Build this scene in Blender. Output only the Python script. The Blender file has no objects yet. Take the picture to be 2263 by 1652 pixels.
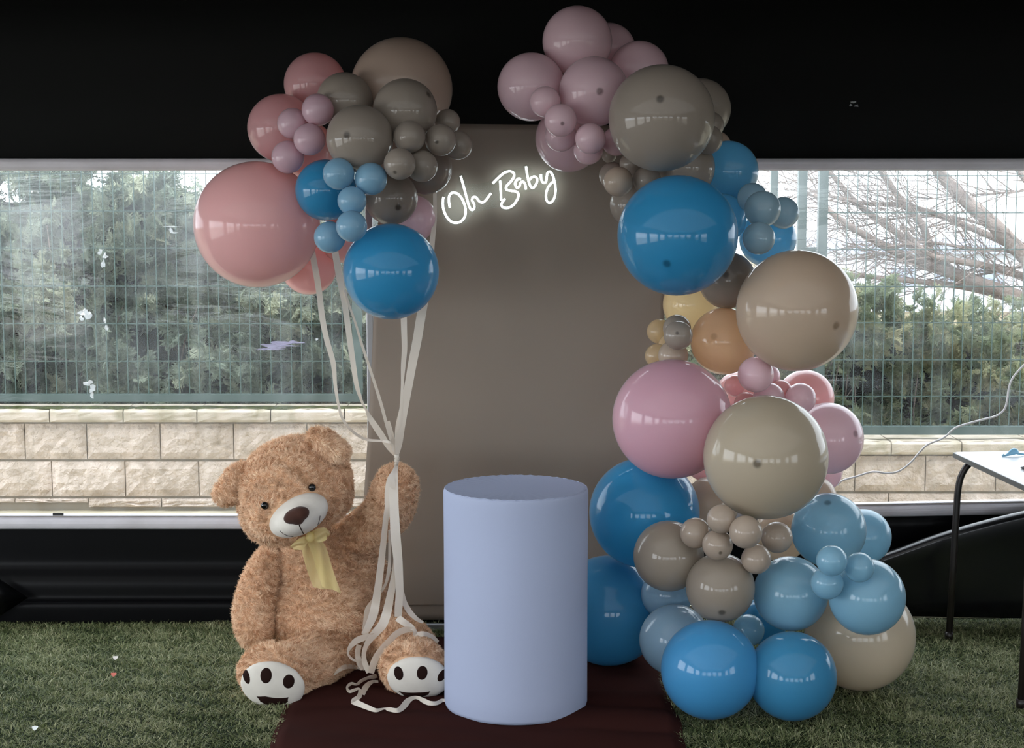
import bpy, bmesh, math, random
import numpy as np
from mathutils import Vector, Matrix, Euler
from mathutils.bvhtree import BVHTree
random.seed(7)
RNG = np.random.default_rng(7)
SC = bpy.context.scene
COL = SC.collection
PI = math.pi
# ------------------------------------------------------------------ camera, world, light, exposure
FPX, TH, CH = 3400.0, 0.106, 1.76
CS, SN = math.cos(TH), math.sin(TH)
cam_d = bpy.data.cameras.new('camera'); cam = bpy.data.objects.new('camera', cam_d); COL.objects.link(cam)
cam.location = (0, 0, CH); cam.rotation_euler = (PI/2 - TH, 0, 0)
cam_d.sensor_width = 36; cam_d.lens = 36*FPX/2263; cam_d.clip_end = 200; cam_d.clip_start = 0.05
SC.camera = cam
SC.view_settings.view_transform = 'Standard'; SC.view_settings.look = 'None'
SC.view_settings.exposure = 0.03; SC.view_settings.gamma = 1.0; SC.view_settings.use_curve_mapping = False
w = bpy.data.worlds.new('sky'); SC.world = w; w.use_nodes = True
bg = w.node_tree.nodes['Background']
bg.inputs[0].default_value = (0.86, 0.93, 1.0, 1); bg.inputs[1].default_value = 5.5
SC.cycles.max_bounces = 10; SC.cycles.transparent_max_bounces = 24
SC.cycles.diffuse_bounces = 5; SC.cycles.sample_clamp_indirect = 6.0

ROOM_L, ROOM_R, ROOM_F, WALL_Y, CEIL = -4.6, 5.2, -5.2, 6.5, 3.0
WIN_LO, WIN_HI = 0.45, 1.955
def window_light(name, x, y, z, rz, sx, sz, rad, colr=(0.94, 0.965, 1.0)):
    """daylight coming in through one of the tent's clear windows"""
    l = bpy.data.lights.new(name, 'AREA'); l.shape = 'RECTANGLE'; l.size = sx; l.size_y = sz
    l.energy = rad*PI*sx*sz; l.color = colr
    o = bpy.data.objects.new(name, l); COL.objects.link(o)
    o.location = (x, y, z); o.rotation_euler = (PI/2, 0, rz)
    return o
# wall opposite the photographed one: a row of clear windows
FRONT_WINS = [(-3.3, 1.8), (-1.0, 1.8), (1.2, 1.6), (3.4, 1.6)]
for i, (x, wd) in enumerate(FRONT_WINS):
    window_light('window_daylight', x, ROOM_F + 0.03, 1.25, PI, wd, 1.55, 0.8)
# left wall: two clear windows
LEFT_WINS = [(-2.2, 2.4), (1.2, 2.4), (4.3, 2.4)]
for y, wd in LEFT_WINS:
    window_light('window_daylight', ROOM_L + 0.03, y, 1.25, -PI/2, wd, 1.55, 3.5)
# right wall: one clear window further off
RIGHT_WINS = [(-2.6, 2.0), (0.6, 2.0)]
for y, wd in RIGHT_WINS:
    window_light('window_daylight', ROOM_R - 0.03, y, 1.25, PI/2, wd, 1.5, 0.8)

# white marquee roof over the room: daylight soaking through the cloth (an unseen black lining is added over the back wall bay)
rl = bpy.data.lights.new('roof_daylight', 'AREA'); rl.shape = 'RECTANGLE'; rl.size = 9.4; rl.size_y = 9.4
rl.energy = 0.62*PI*9.4*9.4; rl.color = (0.96, 0.97, 1.0)
ro = bpy.data.objects.new('roof_daylight', rl); COL.objects.link(ro); ro.location = (0.3, -0.3, CEIL - 0.03)

# ------------------------------------------------------------------ helpers
def P(px, py, Y):
    dx = (px-1131.5)/FPX; dz = -(py-826)/FPX
    t = Y/(CS + dz*SN)
    return Vector((t*dx, Y, CH + t*(-SN + dz*CS)))
def PD(px, py):
    dx = (px-1131.5)/FPX; dz = -(py-826)/FPX
    return Vector((dx, CS + dz*SN, -SN + dz*CS)).normalized()
def PZ(px, py, z):
    d = PD(px, py); t = (z-CH)/d.z
    return Vector((0, 0, CH)) + d*t
def SCL(px, py, Y):
    dz = -(py-826)/FPX
    return (Y/(CS + dz*SN))/FPX          # metres per pixel at that place

def lin(c):
    c = c/255.0
    return c/12.92 if c <= 0.04045 else ((c+0.055)/1.055)**2.4
def srgb(r, g, b): return (lin(r), lin(g), lin(b), 1)

def new_mat(name):
    m = bpy.data.materials.new(name); m.use_nodes = True
    nt = m.node_tree
    for n in list(nt.nodes): nt.nodes.remove(n)
    out = nt.nodes.new('ShaderNodeOutputMaterial')
    return m, nt, out
def N(nt, typ, **kw):
    n = nt.nodes.new(typ)
    for k, v in kw.items(): setattr(n, k, v)
    return n
def principled(name, col, rough=0.6, spec=0.5, metal=0.0, sheen=0.0, noise=None, bump=None, emis=None, coat=0.0):
    """noise=(scale, other colour, amount, distortion)  bump=(scale, strength, distance)"""
    m, nt, out = new_mat(name)
    b = N(nt, 'ShaderNodeBsdfPrincipled'); nt.links.new(b.outputs[0], out.inputs[0])
    b.inputs['Base Color'].default_value = col; b.inputs['Roughness'].default_value = rough
    b.inputs['Specular IOR Level'].default_value = spec; b.inputs['Metallic'].default_value = metal
    b.inputs['Sheen Weight'].default_value = sheen; b.inputs['Coat Weight'].default_value = coat
    tc = N(nt, 'ShaderNodeTexCoord')
    if noise:
        nz = N(nt, 'ShaderNodeTexNoise'); nz.inputs['Scale'].default_value = noise[0]; nz.inputs['Detail'].default_value = 6
        nz.inputs['Distortion'].default_value = noise[3] if len(noise) > 3 else 0
        nt.links.new(tc.outputs['Object'], nz.inputs['Vector'])
        rp = N(nt, 'ShaderNodeValToRGB'); rp.color_ramp.elements[0].position = 0.5-noise[2]/2; rp.color_ramp.elements[1].position = 0.5+noise[2]/2
        rp.color_ramp.elements[0].color = noise[1]; rp.color_ramp.elements[1].color = col
        nt.links.new(nz.outputs['Fac'], rp.inputs[0]); nt.links.new(rp.outputs[0], b.inputs['Base Color'])
    if bump:
        nb = N(nt, 'ShaderNodeTexNoise'); nb.inputs['Scale'].default_value = bump[0]; nb.inputs['Detail'].default_value = 8
        nt.links.new(tc.outputs['Object'], nb.inputs['Vector'])
        bp = N(nt, 'ShaderNodeBump'); bp.inputs['Strength'].default_value = bump[1]; bp.inputs['Distance'].default_value = bump[2]
        nt.links.new(nb.outputs['Fac'], bp.inputs['Height']); nt.links.new(bp.outputs[0], b.inputs['Normal'])
    if emis:
        b.inputs['Emission Color'].default_value = emis[0]; b.inputs['Emission Strength'].default_value = emis[1]
    return m

def link(name, me, mat=None, parent=None, smooth=False):
    o = bpy.data.objects.new(name, me); COL.objects.link(o)
    if mat: me.materials.append(mat)
    if parent: o.parent = parent
    if smooth: me.polygons.foreach_set('use_smooth', [True]*len(me.polygons))
    return o
def tag(o, label=None, cat=None, group=None, kind=None):
    if label: o['label'] = label
    if cat: o['category'] = cat
    if group: o['group'] = group
    if kind: o['kind'] = kind
    return o
def empty(name, loc=(0, 0, 0), rz=0, **kw):
    o = bpy.data.objects.new(name, None); COL.objects.link(o); o.location = loc; o.rotation_euler = (0, 0, rz)
    o.empty_display_size = 0.1
    return tag(o, **kw)
def put(o, parent):
    """parent keeping the mesh where it is (world coordinates were used to build it)"""
    o.parent = parent
    o.matrix_parent_inverse = Matrix.Translation(parent.location).inverted() if parent.type == 'EMPTY' else Matrix()
    return o
def from_bm(name, bm, mat, parent=None, smooth=False):
    me = bpy.data.meshes.new(name); bm.to_mesh(me); bm.free()
    o = link(name, me, mat, None, smooth)
    if parent: put(o, parent)
    return o
def bm_box(bm, x0, x1, y0, y1, z0, z1, bevel=0.0):
    r = bmesh.ops.create_cube(bm, size=1.0)
    for v in r['verts']:
        v.co = Vector(((x0+x1)/2 + v.co.x*(x1-x0), (y0+y1)/2 + v.co.y*(y1-y0), (z0+z1)/2 + v.co.z*(z1-z0)))
    if bevel:
        es = list({e for v in r['verts'] for e in v.link_edges})
        bmesh.ops.bevel(bm, geom=es, offset=bevel, segments=2, affect='EDGES', profile=0.5)
def box(name, x0, x1, y0, y1, z0, z1, mat, parent=None, bevel=0.0):
    bm = bmesh.new(); bm_box(bm, x0, x1, y0, y1, z0, z1, bevel)
    return from_bm(name, bm, mat, parent)
def tube_bm(bm, pts, radii, seg=8, cap=True):
    pts = [Vector(p) for p in pts]; n = len(pts)
    if not hasattr(radii, '__len__'): radii = [radii]*n
    rings = []; up = None
    for i, p in enumerate(pts):
        t = (pts[min(i+1, n-1)] - pts[max(i-1, 0)])
        if t.length < 1e-9: t = Vector((0, 0, 1))
        t.normalize()
        if up is None:
            up = t.orthogonal().normalized()
        up = (up - t*up.dot(t))
        if up.length < 1e-6: up = t.orthogonal()
        up.normalize(); s = t.cross(up)
        rings.append([bm.verts.new(p + (up*math.cos(2*PI*k/seg) + s*math.sin(2*PI*k/seg))*radii[i]) for k in range(seg)])
    for i in range(n-1):
        for k in range(seg):
            bm.faces.new((rings[i][k], rings[i][(k+1) % seg], rings[i+1][(k+1) % seg], rings[i+1][k]))
    if cap:
        bm.faces.new(rings[0][::-1]); bm.faces.new(rings[-1])
def smooth_path(pts, sub=6):
    """Catmull-Rom through points (any dimension)"""
    A = [np.array(p, float) for p in pts]; A = [2*A[0]-A[1]] + A + [2*A[-1]-A[-2]]
    out = []
    for i in range(1, len(A)-2):
        p0, p1, p2, p3 = A[i-1:i+3]
        for s in range(sub):
            t = s/sub
            out.append(0.5*((2*p1) + (-p0+p2)*t + (2*p0-5*p1+4*p2-p3)*t*t + (-p0+3*p1-3*p2+p3)*t**3))
    out.append(A[-2]); return out
def tube(name, pts, r, mat, parent=None, seg=8, cap=True):
    bm = bmesh.new(); tube_bm(bm, pts, r, seg, cap)
    return from_bm(name, bm, mat, parent, True)
def np_mesh(name, V, F, mat, attrs=None, smooth=False):
    """V (n,3), F (m,3) -> mesh object, quickly"""
    me = bpy.data.meshes.new(name)
    V = np.ascontiguousarray(V, np.float32); F = np.ascontiguousarray(F, np.int32)
    me.vertices.add(len(V)); me.vertices.foreach_set('co', V.ravel())
    k = F.shape[1]
    me.loops.add(F.size); me.loops.foreach_set('vertex_index', F.ravel())
    me.polygons.add(len(F)); me.polygons.foreach_set('loop_start', np.arange(0, F.size, k, dtype=np.int32))
    if smooth: me.polygons.foreach_set('use_smooth', np.ones(len(F), bool))
    for an, av in (attrs or {}).items():
        a = me.attributes.new(an, 'FLOAT', 'POINT'); a.data.foreach_set('value', np.ascontiguousarray(av, np.float32))
    me.update(calc_edges=True)
    return link(name, me, mat)
def vnoise(Pn, freq, seed=0):
    """smooth pseudo noise vector field from sines, (n,3) -> (n,3) in about -1..1"""
    r = np.random.default_rng(seed); out = np.zeros_like(Pn)
    for k in range(6):
        K = r.normal(size=(3, 3))*freq*(0.6+0.25*k); ph = r.uniform(0, 6.28, 3)
        out += np.sin(Pn@K.T + ph)
    return out/3.0

# ------------------------------------------------------------------ materials
def leaf_mat(name, c0, c1, c2, rough=0.6, transl=0.25):
    m, nt, out = new_mat(name)
    a = N(nt, 'ShaderNodeAttribute', attribute_name='v')
    rp = N(nt, 'ShaderNodeValToRGB'); e = rp.color_ramp.elements
    e[0].color = c0; e[1].color = c2; e.new(0.5).color = c1
    nt.links.new(a.outputs['Fac'], rp.inputs[0])
    b = N(nt, 'ShaderNodeBsdfPrincipled'); b.inputs['Roughness'].default_value = rough; b.inputs['Specular IOR Level'].default_value = 0.25
    t = N(nt, 'ShaderNodeBsdfTranslucent'); mx = N(nt, 'ShaderNodeMixShader'); mx.inputs[0].default_value = transl
    nt.links.new(rp.outputs[0], b.inputs['Base Color']); nt.links.new(rp.outputs[0], t.inputs['Color'])
    nt.links.new(b.outputs[0], mx.inputs[1]); nt.links.new(t.outputs[0], mx.inputs[2]); nt.links.new(mx.outputs[0], out.inputs[0])
    return m
M = {}
M['black_wall'] = principled('black_vinyl', (0.0085, 0.0090, 0.0088, 1), 0.75, 0.06, bump=(3, 0.15, 0.05))
M['black_skirt'] = principled('black_glossy_vinyl', (0.0035, 0.0035, 0.004, 1), 0.32, 0.09, bump=(260, 0.10, 0.001))
M['flap'] = principled('black_patent_vinyl', (0.006, 0.006, 0.007, 1), 0.25, 0.6)
M['frame'] = principled('white_frame_plastic', (0.62, 0.60, 0.64, 1), 0.35, 0.5, noise=(6, (0.5, 0.48, 0.5, 1), 0.5))
M['turf_base'] = principled('turf_backing', (0.012, 0.02, 0.008, 1), 0.9, 0.1)
M['grass'] = leaf_mat('turf_blades', (0.06, 0.085, 0.03, 1), (0.17, 0.20, 0.085, 1), (0.42, 0.42, 0.25, 1), 0.45, 0.2)
M['brown_cloth'] = principled('brown_cloth', srgb(52, 27, 24), 0.95, 0.04, bump=(500, 0.2, 0.001))
M['plinth'] = None
M['iron'] = principled('green_fence_paint', srgb(74, 90, 86), 0.45, 0.4)
M['mesh'] = principled('green_wire_paint', srgb(74, 94, 88), 0.45, 0.4)
M['hedge_l'] = leaf_mat('cypress_left', srgb(100, 113, 97), srgb(148, 158, 138), srgb(190, 192, 166), 0.7, 0.3)
M['hedge_r'] = leaf_mat('cypress_right', srgb(92, 106, 80), srgb(142, 152, 118), srgb(188, 182, 144), 0.7, 0.3)
M['core'] = principled('hedge_twigs_shaded', srgb(22, 23, 21), 0.95, 0.05, noise=(14, srgb(44, 34, 28), 0.4), bump=(30, 1.0, 0.05))  # near-black colour holds the shade in the gaps between sprays
M['bark'] = principled('pale_bark', srgb(138, 122, 112), 0.85, 0.1, noise=(12, srgb(110, 96, 90), 0.5), bump=(60, 0.6, 0.02))
M['block'] = principled('split_face_stone', srgb(220, 203, 190), 0.9, 0.1, noise=(5.0, srgb(180, 164, 148), 0.35, 1.5), bump=(34, 1.0, 0.03))
M['coping'] = principled('smooth_coping_stone', srgb(208, 194, 180), 0.9, 0.1, noise=(7, srgb(160, 150, 128), 0.4, 1.0), bump=(90, 0.4, 0.006))
M['mortar'] = principled('stone_joint', srgb(150, 140, 126), 0.95, 0.05)
M['pave'] = principled('pale_paving', srgb(200, 190, 165), 0.9, 0.1, noise=(4, srgb(150, 140, 118), 0.5))
M['moss'] = principled('dry_moss', srgb(84, 90, 52), 0.95, 0.05, noise=(40, srgb(50, 50, 34), 0.4), bump=(80, 1, 0.01))
M['building'] = principled('pale_building_wall', srgb(205, 208, 216), 0.8, 0.2)
M['roofdark'] = principled('grey_roof', srgb(150, 158, 176), 0.6, 0.3)
M['acrylic'] = None

def pane_mat():
    m, nt, out = new_mat('clear_pvc_window')
    tc = N(nt, 'ShaderNodeTexCoord'); mp = N(nt, 'ShaderNodeMapping'); mp.inputs['Scale'].default_value = (0.5, 1, 2.6)
    nt.links.new(tc.outputs['Object'], mp.inputs[0])
    nz = N(nt, 'ShaderNodeTexNoise'); nz.inputs['Scale'].default_value = 1.6; nz.inputs['Detail'].default_value = 5; nz.inputs['Distortion'].default_value = 1.2
    nt.links.new(mp.outputs[0], nz.inputs['Vector'])
    mp2 = N(nt, 'ShaderNodeMapping'); mp2.inputs['Scale'].default_value = (1, 1, 0.06)
    nt.links.new(tc.outputs['Object'], mp2.inputs[0])
    n2 = N(nt, 'ShaderNodeTexNoise'); n2.inputs['Scale'].default_value = 14; n2.inputs['Detail'].default_value = 4
    nt.links.new(mp2.outputs[0], n2.inputs['Vector'])
    mu = N(nt, 'ShaderNodeMath', operation='MULTIPLY'); nt.links.new(nz.outputs['Fac'], mu.inputs[0]); nt.links.new(n2.outputs['Fac'], mu.inputs[1])
    # the film turns milkier towards its top edge
    sx = N(nt, 'ShaderNodeSeparateXYZ'); nt.links.new(tc.outputs['Object'], sx.inputs[0])
    mr = N(nt, 'ShaderNodeMapRange'); mr.inputs[1].default_value = 1.35; mr.inputs[2].default_value = 1.98; mr.inputs[3].default_value = 0.0; mr.inputs[4].default_value = 0.10
    nt.links.new(sx.outputs['Z'], mr.inputs[0])
    md = N(nt, 'ShaderNodeMath', operation='MULTIPLY_ADD'); md.inputs[1].default_value = 0.26; md.inputs[2].default_value = -0.025
    nt.links.new(mu.outputs[0], md.inputs[0])
    ad = N(nt, 'ShaderNodeMath', operation='ADD', use_clamp=True); nt.links.new(md.outputs[0], ad.inputs[0]); nt.links.new(mr.outputs[0], ad.inputs[1])
    tr = N(nt, 'ShaderNodeBsdfTransparent'); tr.inputs[0].default_value = (0.97, 0.985, 0.99, 1)
    hz = N(nt, 'ShaderNodeBsdfTranslucent'); hz.inputs[0].default_value = (0.8, 0.85, 0.87, 1)
    mx = N(nt, 'ShaderNodeMixShader'); nt.links.new(ad.outputs[0], mx.inputs[0]); nt.links.new(tr.outputs[0], mx.inputs[1]); nt.links.new(hz.outputs[0], mx.inputs[2])
    gl = N(nt, 'ShaderNodeBsdfGlossy'); gl.inputs['Roughness'].default_value = 0.06
    bp = N(nt, 'ShaderNodeBump'); bp.inputs['Strength'].default_value = 0.25; bp.inputs['Distance'].default_value = 0.02
    nt.links.new(nz.outputs['Fac'], bp.inputs['Height']); nt.links.new(bp.outputs[0], gl.inputs['Normal'])
    fr = N(nt, 'ShaderNodeFresnel'); fr.inputs[0].default_value = 1.42
    m2 = N(nt, 'ShaderNodeMixShader'); nt.links.new(fr.outputs[0], m2.inputs[0]); nt.links.new(mx.outputs[0], m2.inputs[1]); nt.links.new(gl.outputs[0], m2.inputs[2])
    nt.links.new(m2.outputs[0], out.inputs[0])
    return m
M['pane'] = pane_mat()
def clear_plastic():
    m, nt, out = new_mat('clear_acrylic')
    tr = N(nt, 'ShaderNodeBsdfTransparent'); tr.inputs[0].default_value = (0.95, 0.97, 0.96, 1)
    gl = N(nt, 'ShaderNodeBsdfGlossy'); gl.inputs['Roughness'].default_value = 0.05
    fr = N(nt, 'ShaderNodeFresnel'); fr.inputs[0].default_value = 1.15
    mx = N(nt, 'ShaderNodeMixShader'); nt.links.new(fr.outputs[0], mx.inputs[0]); nt.links.new(tr.outputs[0], mx.inputs[1]); nt.links.new(gl.outputs[0], mx.inputs[2])
    nt.links.new(mx.outputs[0], out.inputs[0]); return m
M['acrylic'] = clear_plastic()
def thin_cloth(name, col, transl, transp=0.0, rough=0.5, gloss=0.05, weave=400, bump=0.2):
    m, nt, out = new_mat(name)
    tc = N(nt, 'ShaderNodeTexCoord')
    nz = N(nt, 'ShaderNodeTexNoise'); nz.inputs['Scale'].default_value = weave; nt.links.new(tc.outputs['Object'], nz.inputs['Vector'])
    bp = N(nt, 'ShaderNodeBump'); bp.inputs['Strength'].default_value = bump; bp.inputs['Distance'].default_value = 0.001
    nt.links.new(nz.outputs['Fac'], bp.inputs['Height'])
    d = N(nt, 'ShaderNodeBsdfDiffuse'); d.inputs[0].default_value = col; nt.links.new(bp.outputs[0], d.inputs['Normal'])
    t = N(nt, 'ShaderNodeBsdfTranslucent'); t.inputs[0].default_value = col
    mx = N(nt, 'ShaderNodeMixShader'); mx.inputs[0].default_value = transl
    nt.links.new(d.outputs[0], mx.inputs[1]); nt.links.new(t.outputs[0], mx.inputs[2])
    g = N(nt, 'ShaderNodeBsdfGlossy'); g.inputs['Roughness'].default_value = rough
    m2 = N(nt, 'ShaderNodeMixShader'); m2.inputs[0].default_value = gloss
    nt.links.new(mx.outputs[0], m2.inputs[1]); nt.links.new(g.outputs[0], m2.inputs[2])
    last = m2
    if transp:
        tp = N(nt, 'ShaderNodeBsdfTransparent'); m3 = N(nt, 'ShaderNodeMixShader'); m3.inputs[0].default_value = transp
        nt.links.new(m2.outputs[0], m3.inputs[1]); nt.links.new(tp.outputs[0], m3.inputs[2]); last = m3
    nt.links.new(last.outputs[0], out.inputs[0])
    return m
M['panel'] = thin_cloth('beige_backdrop_cloth', srgb(152, 140, 128), 0.22, weave=700, bump=0.15, gloss=0.02)
M['satin'] = thin_cloth('ivory_satin_ribbon', srgb(232, 222, 208), 0.3, rough=0.35, gloss=0.10, weave=900, bump=0.1)
M['organza'] = thin_cloth('yellow_organza', srgb(238, 222, 160), 0.4, transp=0.35, rough=0.4, gloss=0.04, weave=1200)
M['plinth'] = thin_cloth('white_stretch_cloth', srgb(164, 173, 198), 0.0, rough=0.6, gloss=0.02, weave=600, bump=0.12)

def balloon_mat(name, col, tcol, tr):
    m, nt, out = new_mat(name)
    oi = N(nt, 'ShaderNodeObjectInfo'); so = N(nt, 'ShaderNodeSeparateColor'); nt.links.new(oi.outputs['Color'], so.inputs[0])
    tc = N(nt, 'ShaderNodeTexCoord'); sx = N(nt, 'ShaderNodeSeparateXYZ'); nt.links.new(tc.outputs['Object'], sx.inputs[0])
    # thick rubber at the tip: radius on the unit balloon = object colour red
    cx = N(nt, 'ShaderNodeCombineXYZ'); nt.links.new(sx.outputs['X'], cx.inputs[0]); nt.links.new(sx.outputs['Y'], cx.inputs[1])
    ln = N(nt, 'ShaderNodeVectorMath', operation='LENGTH'); nt.links.new(cx.outputs[0], ln.inputs[0])
    dv = N(nt, 'ShaderNodeMath', operation='DIVIDE'); nt.links.new(ln.outputs['Value'], dv.inputs[0]); nt.links.new(so.outputs['Red'], dv.inputs[1])
    mr = N(nt, 'ShaderNodeMapRange', interpolation_type='SMOOTHSTEP'); mr.inputs[1].default_value = 0.35; mr.inputs[2].default_value = 1.0; mr.inputs[3].default_value = 0.8; mr.inputs[4].default_value = 0
    nt.links.new(dv.outputs[0], mr.inputs[0])
    gt = N(nt, 'ShaderNodeMath', operation='GREATER_THAN'); gt.inputs[1].default_value = 0; nt.links.new(sx.outputs['Z'], gt.inputs[0])
    mu = N(nt, 'ShaderNodeMath', operation='MULTIPLY'); nt.links.new(mr.outputs[0], mu.inputs[0]); nt.links.new(gt.outputs[0], mu.inputs[1])
    c = N(nt, 'ShaderNodeMix', data_type='RGBA'); c.inputs['A'].default_value = col; c.inputs['B'].default_value = tuple(v*0.12 for v in col[:3])+(1,)
    nt.links.new(mu.outputs[0], c.inputs['Factor'])
    d = N(nt, 'ShaderNodeBsdfDiffuse'); nt.links.new(c.outputs['Result'], d.inputs[0])
    t = N(nt, 'ShaderNodeBsdfTranslucent'); t.inputs[0].default_value = tcol
    mx = N(nt, 'ShaderNodeMixShader'); mx.inputs[0].default_value = tr
    nt.links.new(d.outputs[0], mx.inputs[1]); nt.links.new(t.outputs[0], mx.inputs[2])
    g1 = N(nt, 'ShaderNodeBsdfGlossy'); g1.inputs['Roughness'].default_value = 0.08
    g2 = N(nt, 'ShaderNodeBsdfGlossy'); g2.inputs['Roughness'].default_value = 0.5
    g = N(nt, 'ShaderNodeMixShader'); g.inputs[0].default_value = 0.35; nt.links.new(g1.outputs[0], g.inputs[1]); nt.links.new(g2.outputs[0], g.inputs[2])
    fr = N(nt, 'ShaderNodeFresnel'); fr.inputs[0].default_value = 1.5
    m2 = N(nt, 'ShaderNodeMixShader'); nt.links.new(fr.outputs[0], m2.inputs[0]); nt.links.new(mx.outputs[0], m2.inputs[1]); nt.links.new(g.outputs[0], m2.inputs[2])
    nt.links.new(m2.outputs[0], out.inputs[0])
    return m
BC = {  # reflecting colour, transmitted colour, share transmitted
 'blush': (srgb(205, 182, 166), srgb(250, 232, 215), 0.30),
 'pink': (srgb(244, 192, 196), srgb(255, 200, 198), 0.55),
 'pinksmall': (srgb(232, 200, 214), srgb(255, 190, 192), 0.38),
 'pinkpale': (srgb(246, 214, 224), srgb(255, 220, 224), 0.42),
 'coral': (srgb(255, 200, 200), srgb(255, 208, 202), 0.4),
 'coralpale': (srgb(248, 196, 200), srgb(255, 206, 202), 0.5),
 'pinkbig': (srgb(232, 186, 202), srgb(255, 190, 195), 0.38),
 'greige': (srgb(164, 153, 142), srgb(220, 206, 188), 0.22),
 'greigedk': (srgb(152, 140, 130), srgb(205, 185, 165), 0.22),
 'greigelo': (srgb(170, 157, 142), srgb(215, 195, 172), 0.22),
 'beigesm': (srgb(198, 180, 162), srgb(240, 215, 188), 0.25),
 'beige': (srgb(214, 194, 174), srgb(252, 232, 206), 0.42),
 'beige2': (srgb(206, 192, 168), srgb(250, 232, 205), 0.28),
 'creambig': (srgb(222, 206, 182), srgb(252, 232, 204), 0.35),
 'cream': (srgb(246, 220, 184), srgb(255, 238, 200), 0.7),
 'peach': (srgb(232, 198, 168), srgb(255, 226, 190), 0.62),
 'blue': (srgb(66, 176, 232), srgb(125, 215, 255), 0.45),
 'blue2': (srgb(124, 196, 238), srgb(150, 218, 250), 0.65),
 'blue3': (srgb(78, 166, 214), srgb(120, 205, 245), 0.38),
 'blue4': (srgb(84, 174, 232), srgb(120, 205, 250), 0.35),
 'ltblue': (srgb(150, 200, 230), srgb(165, 215, 248), 0.32),
 'ltblue2': (srgb(156, 206, 230), srgb(180, 228, 250), 0.42),
 'greyblue': (srgb(180, 212, 228), srgb(200, 232, 246), 0.5),
 'paleblue': (srgb(165, 198, 220), srgb(185, 220, 240), 0.38),
}
DK = {'pinkpale': 1.0, 'greige': .9, 'greigedk': .82, 'greigelo': .84, 'blue': .80, 'coral': 1.0, 'coralpale': 1.0, 'blue3': .82, 'blue4': .86, 'beige2': .82, 'beige': .85, 'ltblue2': .88, 'ltblue': .88, 'blush': .8, 'beigesm': .85}
for k, (a, b_, t_) in BC.items():
    f = DK.get(k, 0.95); a = tuple(v*f for v in a[:3]) + (1,)
    M['b_'+k] = balloon_mat('latex_'+k, a, b_, t_)
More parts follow.
